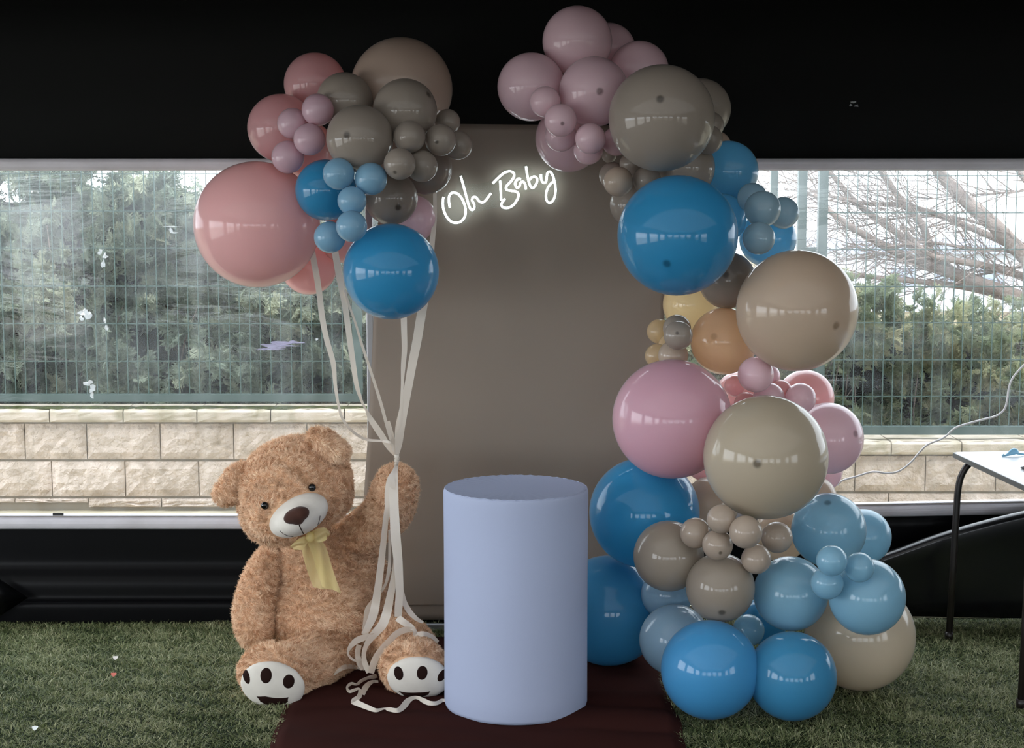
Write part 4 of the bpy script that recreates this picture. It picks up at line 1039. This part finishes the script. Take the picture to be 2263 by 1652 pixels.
def muz_like(name, parts, mat, parent, vox=0.008, sm=4):
    o = blob(name, parts, mat, vox, sm); put(o, bear); return o
muzzle = muz_like('muzzle', [sph(660, 1138, 5.545, (0.118, 0.085, 0.072), (0, math.radians(-27), 0)), sph(655, 1146, 5.50, (0.082, 0.07, 0.058), (0, math.radians(-25), 0))], M['suede'], head)
soleL = muz_like('sole', [sph(603, 1513, 5.345, (0.118, 0.036, 0.093), (math.radians(10), math.radians(13), math.radians(3)))], M['suede'], legl)
soleR = muz_like('sole', [sph(924, 1497, 5.378, (0.114, 0.036, 0.086), (math.radians(10), math.radians(2), 0))], M['suede'], legr)
def bvh_of(o):
    me = o.data; me.calc_loop_triangles()
    return BVHTree.FromPolygons([v.co.copy() for v in me.vertices], [tuple(t.vertices) for t in me.loop_triangles])
def hit(trees, px, py):
    o = Vector((0, 0, CH)); d = PD(px, py); best = None
    for t in trees:
        h, n, i, dist = t.ray_cast(o, d)
        if h is not None and (best is None or dist < best[2]): best = (h, n, dist)
    return best
def ellipse(cx, cy, a, b, rot, n=20, egg=0.0):
    out = []; rot = math.radians(rot)
    for k in range(n):
        t = 2*PI*k/n; x = a*math.cos(t)*(1+egg*math.sin(t)); y = b*math.sin(t)
        out.append((cx + x*math.cos(rot) - y*math.sin(rot), cy + x*math.sin(rot) + y*math.cos(rot)))
    return out
def decal(name, poly, tree, mat, parent, off=0.0022, rings=4):
    """sewn on patch that follows the surface under it, slightly raised"""
    cx = sum(p[0] for p in poly)/len(poly); cy = sum(p[1] for p in poly)/len(poly)
    bm = bmesh.new(); grid = []
    def pt(px, py, o_):
        h = hit([tree], px, py)
        if h is None:
            return None
        return h[0] + h[1]*o_
    c = pt(cx, cy, off); prev = None; cv = bm.verts.new(c)
    for r in range(1, rings+1):
        row = []
        for (x, y) in poly:
            f = r/rings; p = None; g = f
            while p is None and g > 0.05:
                p = pt(cx+(x-cx)*g, cy+(y-cy)*g, off if r < rings else -0.001); g -= 0.04
            row.append(bm.verts.new(p))
        n = len(row)
        for k in range(n):
            if prev is None: bm.faces.new((cv, row[k], row[(k+1) % n]))
            else: bm.faces.new((prev[k], row[k], row[(k+1) % n], prev[(k+1) % n]))
        prev = row
    bmesh.ops.recalc_face_normals(bm, faces=bm.faces)
    return from_bm(name, bm, mat, bear, True)
tm = bvh_of(muzzle)
nose_h = hit([tm], 655, 1140)
nose = blob('nose', [(nose_h[0]+Vector((0.0, 0.004, 0.002)), (0.050, 0.027, 0.029), (0, math.radians(-22), 0)), (nose_h[0]+Vector((0.014, 0.002, 0.010)), (0.032, 0.027, 0.026), (0, 0, 0)),
                     (nose_h[0]+Vector((0.002, 0.004, -0.014)), (0.025, 0.020, 0.020), (0, 0, 0)), (nose_h[0]+Vector((-0.026, 0.006, -0.008)), (0.018, 0.018, 0.016), (0, 0, 0))], M['brownfelt'], 0.005, 3)
put(nose, bear)
def stitch(name, pts, tree, r=0.0016):
    q = []
    for p in smooth_path(pts, 4):
        h = hit([tree], p[0], p[1])
        if h: q.append(h[0]+h[1]*0.0008)
    tube(name, q, r, M['dkfelt'], bear, 6)
stitch('mouth_stitch', [(661, 1159), (666, 1170), (672, 1181)], tm, 0.0019)
stitch('mouth_stitch', [(619, 1172), (627, 1179), (637, 1183), (648, 1185)], tm, 0.0009)
stitch('mouth_stitch', [(707, 1139), (706, 1147), (702, 1159)], tm, 0.0011)
th = bvh_of(head)
EYES = []
for (px, py) in [(589, 1118), (688, 1078.5)]:
    h = hit([th], px, py); bm = bmesh.new(); bmesh.ops.create_uvsphere(bm, u_segments=20, v_segments=12, radius=0.0145)
    c = h[0] + h[1]*0.011
    EYES.append(c)
    for v in bm.verts: v.co = c + v.co
    from_bm('eye', bm, M['eye'], bear, True)
for sole, cs_ in ((soleL, [(ellipse(544, 1493, 8, 20, -16), 'toe_pad'), (ellipse(588, 1492, 14, 19, 4), 'toe_pad'), (ellipse(638, 1505, 14, 17, 12), 'toe_pad'), ([(563, 1537), (585, 1537), (612, 1541), (641, 1539), (640, 1550), (632, 1556), (606, 1560), (585, 1557), (572, 1550)], 'heel_pad')]),
                  (soleR, [(ellipse(881, 1487, 11, 17, -14), 'toe_pad'), (ellipse(933, 1486, 13, 17, 8), 'toe_pad'), (ellipse(978, 1491, 9, 18, 35), 'toe_pad'), ([(876, 1525), (895, 1529), (925, 1529), (955, 1526), (950, 1534), (935, 1540), (910, 1541), (888, 1537)], 'heel_pad')])):
    t = bvh_of(sole)
    for poly, nm in cs_: decal(nm, poly, t, M['brownfelt'] if False else M['dkfelt'], bear)
# fur (after the face parts so it can leave them free)
def near_any(Pn, cs_, rad):
    m = np.zeros(len(Pn), bool)
    for c in cs_: m |= np.linalg.norm(Pn-np.array(c), axis=1) < rad
    return m
def covered(Pn, tree, tol=0.012):
    out = np.zeros(len(Pn), bool)
    for i, p in enumerate(Pn):
        h, n, k, d = tree.find_nearest(Vector(p))
        if h is not None and (d < tol or (Vector(p)-h).dot(n) < 0): out[i] = True
    return out
FD = 150000
fur(torso, FD, 0.020, 1, M['fur'])
fur(head, FD, 0.019, 2, M['fur'], (0, 0, -0.25), skip=lambda Pn: near_any(Pn, EYES, 0.021) | covered(Pn, tm, 0.008))
fur(earl, FD, 0.019, 3, M['fur']); fur(earr, FD, 0.019, 4, M['fur'])
fur(arml, FD, 0.019, 5, M['fur']); fur(armr, FD, 0.019, 6, M['fur'])
tl, trr = bvh_of(soleL), bvh_of(soleR)
fur(legl, FD, 0.019, 7, M['fur'], skip=lambda Pn: covered(Pn, tl, 0.006)); fur(legr, FD, 0.019, 8, M['fur'], skip=lambda Pn: covered(Pn, trr, 0.006))

# ------------------------------------------------------------------ ribbons
BT = [bvh_of(o) for o in furred] + [tl, trr]
def ribbon_pts(path, floor=False):
    """path (px,py,Y,apparent width px[,angle]) -> edges with a constant real width"""
    sm = smooth_path([tuple(p[:4]) for p in path], 5)
    L = []; W0 = 0.034
    n = len(sm)
    for i, q in enumerate(sm):
        a = sm[max(i-1, 0)]; b = sm[min(i+1, n-1)]
        dx, dy = b[0]-a[0], b[1]-a[1]; l = math.hypot(dx, dy) or 1; nxp, nyp = -dy/l, dx/l
        Y = q[2]; wd = max(q[3], 1.2)
        h = hit(BT, q[0], q[1])
        if h is not None and h[0].y - 0.026 < Y: Y = h[0].y - 0.026
        s = SCL(q[0], q[1], Y); wr = min(W0, 0.034); app = min(wd*s, wr)
        dYv = 0.35*math.sqrt(max(wr*wr - app*app, 0))/2
        e1 = P(q[0]+nxp*wd/2, q[1]+nyp*wd/2, Y - dYv); e2 = P(q[0]-nxp*wd/2, q[1]-nyp*wd/2, Y + dYv)
        for e in (e1, e2):
            if e.z < 0.03: # keep clear of the cloth on the floor
                k = PZ(q[0], q[1], 0.034); d = e.y-Y
                e.z = max(e.z, 0.03)
        L.append((e1, e2))
    return L
def ribbon(name, path, parent):
    L = ribbon_pts(path); bm = bmesh.new(); prev = None
    for e1, e2 in L:
        m_ = (e1+e2)/2; row = [bm.verts.new(e1), bm.verts.new(m_), bm.verts.new(e2)]
        if prev:
            bm.faces.new((prev[0], row[0], row[1], prev[1])); bm.faces.new((prev[1], row[1], row[2], prev[2]))
        prev = row
    o = from_bm(name, bm, M['satin'], parent, True)
    return o
def flo(px, py, z=0.035):
    return PZ(px, py, z).y
rb = empty('ribbon_bundle', P(877, 1012, 5.60), label='bundle of ivory satin ribbons tied at the raised paw of the bear', cat='ribbon')
TYK = 5.585
up = [
 [(690, 555, 5.95, 13), (694, 580, 5.95, 13.5), (699, 605, 5.95, 13.5), (706, 650, 5.92, 13), (712, 700, 5.90, 13), (722, 750, 5.88, 12), (736, 800, 5.85, 11), (741, 850, 5.82, 8), (747, 890, 5.80, 6), (756, 922, 5.78, 6), (776, 950, 5.75, 6), (808, 970, 5.70, 6), (845, 974, 5.65, 5), (864, 980, 5.61, 6), (876, 1008, TYK, 4)],
 [(737, 540, 5.92, 15), (742, 565, 5.92, 15), (750, 610, 5.92, 15), (760, 660, 5.90, 14), (766, 700, 5.88, 13), (773, 750, 5.86, 13), (780, 800, 5.83, 12), (788, 850, 5.80, 10), (799, 885, 5.77, 6), (809, 905, 5.75, 5), (820, 927, 5.72, 12), (840, 957, 5.68, 14), (860, 988, 5.62, 12), (876, 1009, TYK, 5)],
 [(762, 640, 5.9, 5), (770, 670, 5.9, 5), (785, 712, 5.88, 5), (800, 762, 5.85, 6), (820, 822, 5.8, 6), (840, 885, 5.74, 7), (855, 940, 5.68, 7), (868, 985, 5.62, 6), (877, 1009, TYK, 4)],
 [(892, 690, 5.85, 14), (893, 730, 5.85, 13), (894, 770, 5.83, 12), (891, 810, 5.8, 10), (889, 850, 5.77, 6), (887, 900, 5.72, 8), (881, 960, 5.66, 12), (878, 1009, TYK, 5)],
 [(961, 425, 6.0, 8), (961, 480, 6.0, 9), (955, 535, 5.98, 12), (946, 620, 5.95, 17), (932, 690, 5.9, 20), (922, 750, 5.86, 20), (912, 800, 5.82, 19), (903, 850, 5.78, 18), (893, 900, 5.73, 19), (884, 945, 5.68, 21), (881, 980, 5.62, 16), (877, 1009, TYK, 6)],
 [(858, 930, 5.70, 7), (866, 962, 5.66, 10), (870, 985, 5.61, 12), (876, 1010, TYK, 6)],
]
dn = [
 [(876, 1026, TYK, 6), (872, 1040, 5.58, 10), (864, 1060, 5.57, 18), (862, 1090, 5.57, 24), (860, 1120, 5.57, 20), (853, 1145, 5.57, 13), (849, 1183, 5.58, 13), (842, 1246, 5.6, 15), (836, 1294, 5.6, 16), (829, 1340, 5.6, 19), (823, 1363, 5.58, 19), (813, 1386, 5.56, 15), (804, 1402, 5.55, 13)],
 [(877, 1026, TYK, 6), (873, 1045, 5.58, 12), (870, 1080, 5.57, 20), (871, 1120, 5.56, 20), (874, 1183, 5.55, 22), (879, 1230, 5.55, 20), (882, 1278, 5.55, 18), (883, 1310, 5.55, 17), (881, 1340, 5.55, 17), (880, 1362, 5.55, 16)],
 [(878, 1364, 5.55, 16), (892, 1374, 5.54, 15), (908, 1384, 5.54, 12), (917, 1393, 5.53, 8), (920, 1402, 5.53, 14), (937, 1400, 5.53, 11), (955, 1406, 5.54, 9), (968, 1418, 5.54, 7)],
 [(916, 1391, 5.54, 8), (896, 1391, 5.53, 14), (876, 1400, 5.52, 14), (860, 1416, 5.50, 14), (845, 1433, 5.49, 15), (832, 1451, 5.48, 15), (824, 1470, 5.47, 15), (820, 1487, 5.47, 13)],
 [(876, 1180, 5.57, 6), (874, 1230, 5.57, 8), (871, 1272, 5.57, 13), (862, 1319, 5.57, 17), (855, 1352, 5.57, 20), (846, 1378, 5.56, 20), (831, 1396, 5.55, 18), (816, 1414, 5.53, 14), (807, 1431, 5.52, 10), (804, 1448, 5.51, 10), (807, 1466, 5.50, 12), (816, 1485, 5.48, 13)],
 [(882, 1285, 5.58, 10), (887, 1308, 5.58, 12), (894, 1332, 5.58, 12), (906, 1352, 5.58, 12), (921, 1367, 5.58, 9), (935, 1375, 5.6, 5)],
 [(861, 1170, 5.58, 6), (861, 1231, 5.59, 6), (859, 1262, 5.59, 8), (852, 1290, 5.6, 6), (838, 1312, 5.61, 6), (822, 1330, 5.62, 9), (812, 1348, 5.62, 12), (808, 1370, 5.62, 10), (805, 1391, 5.6, 10)],
 [(828, 1402, 5.55, 8), (821, 1404, 5.54, 11), (805, 1408, 5.53, 14), (788, 1415, 5.52, 14), (775, 1427, 5.51, 10), (769, 1441, 5.51, 5), (774, 1452, 5.52, 5), (785, 1459, 5.53, 5), (799, 1459, 5.54, 4)],
 [(794, 1424, 5.56, 11), (791, 1436, 5.56, 12), (791, 1450, 5.56, 12), (795, 1464, 5.55, 14), (803, 1478, 5.55, 12)],
]
fl_ = [
 [(833, 1494, 12), (824, 1497, 14), (811, 1499, 9), (798, 1505, 9), (788, 1512, 6), (776, 1511, 9), (767, 1518, 5), (772, 1527, 7), (783, 1524, 7), (793, 1521, 5), (796, 1531, 10), (792, 1541, 12), (783, 1548, 14), (786, 1553, 18), (798, 1558, 15), (814, 1564, 13), (831, 1569, 9), (849, 1565, 4), (860, 1567, 10), (878, 1570, 12), (890, 1562, 14), (901, 1549, 14), (914, 1541, 8), (926, 1542, 8), (938, 1549, 12), (950, 1554, 12), (965, 1553, 9), (977, 1547, 8), (988, 1548, 6)],
 [(738, 1490, 4), (754, 1476, 11), (770, 1472, 10), (791, 1474, 8), (806, 1478, 7)],
 [(836, 1506, 7), (821, 1508, 11), (808, 1519, 14), (801, 1534, 10)],
]
for p in up: ribbon('ribbon', p, rb)
for p in dn: ribbon('ribbon', p, rb)
for p in fl_: ribbon('ribbon', [(a, b, flo(a, b), c) for a, b, c in p], rb)
bm = bmesh.new()
tube_bm(bm, [P(877, 1004, TYK), P(877, 1012, TYK), P(877, 1020, TYK), P(875, 1028, TYK)], [0.009, 0.0075, 0.0078, 0.006], 12)
for k in range(3):
    c = P(877, 1010+4*k, TYK); rr = [(c.x+0.0092*math.cos(a), c.y+0.0092*math.sin(a), c.z+0.001*math.sin(a*2+k)) for a in [2*PI*j/16 for j in range(17)]]
    tube_bm(bm, rr, 0.002, 6)
from_bm('knot', bm, M['satin'], rb, True)
# sheer bow at the bear's neck
bow = empty('neck_bow', P(686, 1184, 5.56), label='sheer yellow organza bow tied under the chin of the bear', cat='bow')
def sheer(name, quads, Yf, parent, n=10, wav=0.006, seed=0):
    """quads: list of ((pxL,pyL),(pxR,pyR),Y) cross sections"""
    bm = bmesh.new(); rows = []; q = smooth_path([(a[0], a[1], b[0], b[1], y) for a, b, y in quads], 6)
    for i, r in enumerate(q):
        row = []
        for k in range(n+1):
            f = k/n; px = r[0]+(r[2]-r[0])*f; py = r[1]+(r[3]-r[1])*f; Y = r[4]
            h = hit(BT, px, py)
            if h is not None and h[0].y-0.022 < Y: Y = h[0].y-0.022
            p = P(px, py, Y); p.y += wav*math.sin(f*9+i*0.35+seed); row.append(bm.verts.new(p))
        rows.append(row)
    for i in range(len(rows)-1):
        for k in range(n): bm.faces.new((rows[i][k], rows[i+1][k], rows[i+1][k+1], rows[i][k+1]))
    return from_bm(name, bm, M['organza'], parent, True)
sheer('tail', [((666, 1196), (692, 1188), 5.60), ((669, 1225), (702, 1215), 5.62), ((682, 1268), (728, 1262), 5.64), ((692, 1298), (744, 1304), 5.64)], 0, bow, seed=1)
sheer('tail', [((676, 1194), (698, 1186), 5.585), ((690, 1222), (718, 1205), 5.60), ((700, 1262), (735, 1255), 5.62), ((712, 1296), (754, 1309), 5.62)], 0, bow, seed=3)
sheer('loop', [((684, 1176), (688, 1192), 5.57), ((700, 1168), (704, 1198), 5.545), ((718, 1166), (722, 1192), 5.54), ((729, 1181), (716, 1194), 5.55), ((706, 1192), (700, 1196), 5.57), ((692, 1184), (690, 1190), 5.575)], 0, bow, seed=4)
sheer('loop', [((684, 1180), (682, 1196), 5.57), ((668, 1186), (670, 1212), 5.555), ((650, 1198), (660, 1214), 5.56), ((640, 1209), (656, 1216), 5.57)], 0, bow, seed=5)
bm = bmesh.new(); bmesh.ops.create_icosphere(bm, subdivisions=3, radius=1)
c = P(686, 1186, 5.555)
for v in bm.verts: v.co = c + Vector((v.co.x*0.016, v.co.y*0.014, v.co.z*0.02*(1+0.15*math.sin(v.co.x*14))))
from_bm('knot', bm, M['organza'], bow, True)

# ------------------------------------------------------------------ balloons
def balloon_mesh():
    bm = bmesh.new(); prof = []
    for k in range(0, 29):
        a = PI*k/28*0.965        # from the tip (+z) down to the neck
        r0 = math.sin(a); z = math.cos(a)
        if z < -0.4: r0 *= 1 - 0.05*((-z-0.4)/0.6)**2; z *= 1 + 0.04*((-z-0.4)/0.6)**2
        if k == 0: z = 1.0
        prof.append((r0, z))
    prof += [(0.05, -1.06), (0.042, -1.09), (0.062, -1.11), (0.07, -1.13), (0.055, -1.15), (0.03, -1.155), (0.05, -1.18), (0.075, -1.20), (0.08, -1.21), (0.0, -1.19)]
    seg = 56; rings = []
    for r0, z in prof:
        if r0 < 1e-6: rings.append([bm.verts.new((0, 0, z))])
        else: rings.append([bm.verts.new((r0*math.cos(2*PI*k/seg), r0*math.sin(2*PI*k/seg), z)) for k in range(seg)])
    for a, b in zip(rings[:-1], rings[1:]):
        for k in range(seg):
            k2 = (k+1) % seg
            if len(a) == 1: bm.faces.new((a[0], b[k], b[k2]))
            elif len(b) == 1: bm.faces.new((a[k], b[0], a[k2]))
            else: bm.faces.new((a[k], b[k], b[k2], a[k2]))
    bmesh.ops.recalc_face_normals(bm, faces=bm.faces)
    me = bpy.data.meshes.new('balloon'); bm.to_mesh(me); bm.free()
    me.polygons.foreach_set('use_smooth', [True]*len(me.polygons)); me.materials.append(None)
    return me
BM_ = balloon_mesh(); MES = {}
rb_ = random.Random(5)
GRP = {'A': 'balloons of the left bouquet', 'B': 'balloons of the right garland'}
for (x, y, z, R, c, tip, g, lab) in BALLOONS:
    if c not in MES:
        m_ = BM_.copy(); m_.materials[0] = M['b_'+c]; MES[c] = m_
    o = bpy.data.objects.new('balloon', MES[c]); COL.objects.link(o)
    if tip: d = Vector(tip); o.color = (min(0.17, 0.015/R + 0.025), 0, 0, 1)
    else: d = Vector((rb_.uniform(-0.3, 0.3), -0.8, rb_.uniform(-0.3, 0.2))); o.color = (0.0001, 0, 0, 1)
    o.rotation_euler = d.to_track_quat('Z', 'Y').to_euler(); o.location = (x, y, z)
    o.scale = (R, R, R*rb_.uniform(0.985, 1.0))
    tag(o, lab, 'balloon', GRP[g])

# ------------------------------------------------------------------ table at the right
M['laminate'] = principled('pale_laminate', srgb(200, 202, 206), 0.35, 0.5, noise=(3, srgb(188, 190, 192), 0.5))
M['edge'] = principled('grey_edge_band', srgb(92, 96, 98), 0.4, 0.5)
M['legpaint'] = principled('dark_brown_steel', (0.014, 0.010, 0.009, 1), 0.35, 0.5)
TZ = 0.785
c0 = PZ(2103, 998, TZ); c1 = PZ(2263, 1072, TZ)
dirn = (c1-c0); dirn.z = 0; dirn.normalize(); side = Vector((-dirn.y, dirn.x, 0))
if side.x < 0: side = -side
LEN = 1.15
tbl = empty('folding_table', (c0+c1)/2*1.0, label='pale topped table with dark tube legs at the right edge', cat='table'); tbl.location.z = 0
def table_slab(name, z0, z1, inset, mat, bev):
    bm = bmesh.new(); q = [c0 + dirn*inset + side*inset, c0 + dirn*(LEN-inset) + side*inset, c0 + dirn*(LEN-inset) + side*(0.75-inset), c0 + dirn*inset + side*(0.75-inset)]
    lo = [bm.verts.new((p.x, p.y, z0)) for p in q]; hi = [bm.verts.new((p.x, p.y, z1)) for p in q]
    bm.faces.new(lo[::-1]); bm.faces.new(hi)
    for k in range(4): bm.faces.new((lo[k], lo[(k+1) % 4], hi[(k+1) % 4], hi[k]))
    bmesh.ops.recalc_face_normals(bm, faces=bm.faces)
    bmesh.ops.bevel(bm, geom=[e for e in bm.edges if abs(e.verts[0].co.z-e.verts[1].co.z) > 1e-4], offset=0.015, segments=4, affect='EDGES')
    return from_bm(name, bm, mat, tbl)
table_slab('edge_band', TZ-0.020, TZ-0.0015, 0.0, M['edge'], 0.01)
table_slab('table_top', TZ-0.0035, TZ, 0.002, M['laminate'], 0.01)
def leg(foot, topc, bend_to, rad=0.0135):
    bend_to = Vector((bend_to.x, bend_to.y, topc.z))
    pts = [foot, foot.lerp(topc, 0.5), topc, topc + (bend_to-topc)*0.12 + Vector((0, 0, 0.5*(TZ-0.035-topc.z))), topc + (bend_to-topc)*0.45 + Vector((0, 0, 0.9*(TZ-0.035-topc.z))), Vector((bend_to.x, bend_to.y, TZ-0.035))]
    pts = [foot, foot.lerp(topc, 0.5)] + [Vector(q) for q in smooth_path([tuple(p) for p in pts[2:]], 6)]
    tube('leg', pts, rad, M['legpaint'], tbl, 12)
    bm = bmesh.new(); tube_bm(bm, [foot - Vector((0, 0, 0.0)), foot + Vector((0, 0, 0.03))], rad*1.25, 12); from_bm('foot_cap', bm, M['legpaint'], tbl, True)
f1 = PZ(2097, 1411, 0.012); yb = f1.y
t1 = P(2116, 1090, yb); leg(f1, t1, Vector((P(2170, 1030, yb).x, yb, 0)))
f2 = PZ(2256, 1562, 0.012); leg(f2, f2 + Vector((0.012, 0.0, t1.z)), f2 + Vector((0.10, 0, 0)))
for q in (f1, f2): leg(Vector((q.x+0.66, q.y, 0.012)), Vector((q.x+0.64, q.y, t1.z)), Vector((q.x+0.55, q.y, 0)))
tube('cross_rail', [Vector((f1.x+0.10, f1.y, TZ-0.035)), Vector((f1.x+0.55, f1.y, TZ-0.035))], 0.0125, M['legpaint'], tbl, 10)
tube('cross_rail', [Vector((f1.x+0.12, f1.y, TZ-0.035)), Vector((f2.x+0.12, f2.y, TZ-0.035))], 0.0125, M['legpaint'], tbl, 10)
# limp blue balloon and scissors on the table
e = PZ(2216, 1006, TZ+0.006); g_ = PZ(2244, 1001, TZ+0.012); h_ = PZ(2275, 1003, TZ+0.006)
bm = bmesh.new()
pp = smooth_path([tuple(e), tuple(e.lerp(g_, 0.35)), tuple(g_), tuple(g_.lerp(h_, 0.35)), tuple(h_)], 6); rr = []
for i in range(len(pp)):
    f = i/(len(pp)-1); rr.append(0.004 + 0.010*math.exp(-((f-0.45)/0.14)**2) + 0.003*math.exp(-((f-0.0)/0.05)**2))
tube_bm(bm, [Vector(p)+Vector((0, 0, r-0.006)) for p, r in zip(pp, rr)], rr, 12)
o = from_bm('limp_balloon', bm, M['b_ltblue2'], None, True); o.color = (0.0001, 0, 0, 1)
tag(o, 'limp uninflated light blue balloon lying on the table', 'balloon')
sc_ = empty('scissors', PZ(2268, 1034, TZ), label='scissors with dark ring handles on the table at the picture edge', cat='scissors')
p0 = PZ(2262, 1033, TZ+0.006)
for s in (0, 1):
    cc = p0 + Vector((0.012+0.0*s, -0.034*s, 0)); bm = bmesh.new()
    tube_bm(bm, [(cc.x+0.019*math.cos(a), cc.y+0.013*math.sin(a), cc.z) for a in [2*PI*k/20 for k in range(21)]], 0.004, 8)
    from_bm('handle', bm, M['legpaint'], sc_, True)
    box('blade', cc.x+0.018, cc.x+0.13, cc.y-0.004+(0.012 if s else -0.012), cc.y+0.004+(0.012 if s else -0.012), cc.z-0.002, cc.z+0.001, M['steel'], sc_)

# white cable hanging in front of the right window
M['cable'] = principled('white_cable', (0.72, 0.70, 0.70, 1), 0.35, 0.5)
cb = [(1850, 1072), (1862, 1061), (1890, 1053), (1928, 1042), (1960, 1045), (1985, 1041), (2010, 1024), (2033, 998), (2050, 982), (2085, 967), (2108, 947), (2130, 938), (2170, 927), (2200, 919), (2218, 906), (2225, 888), (2230, 855), (2240, 832), (2263, 806), (2290, 780), (2340, 740)]
o = tube('cable', smooth_path([tuple(P(a, b, 6.43)) for a, b in cb], 5), 0.0042, M['cable'], None, 8)
tag(o, 'white electric cable hanging in curves across the right window', 'cable')
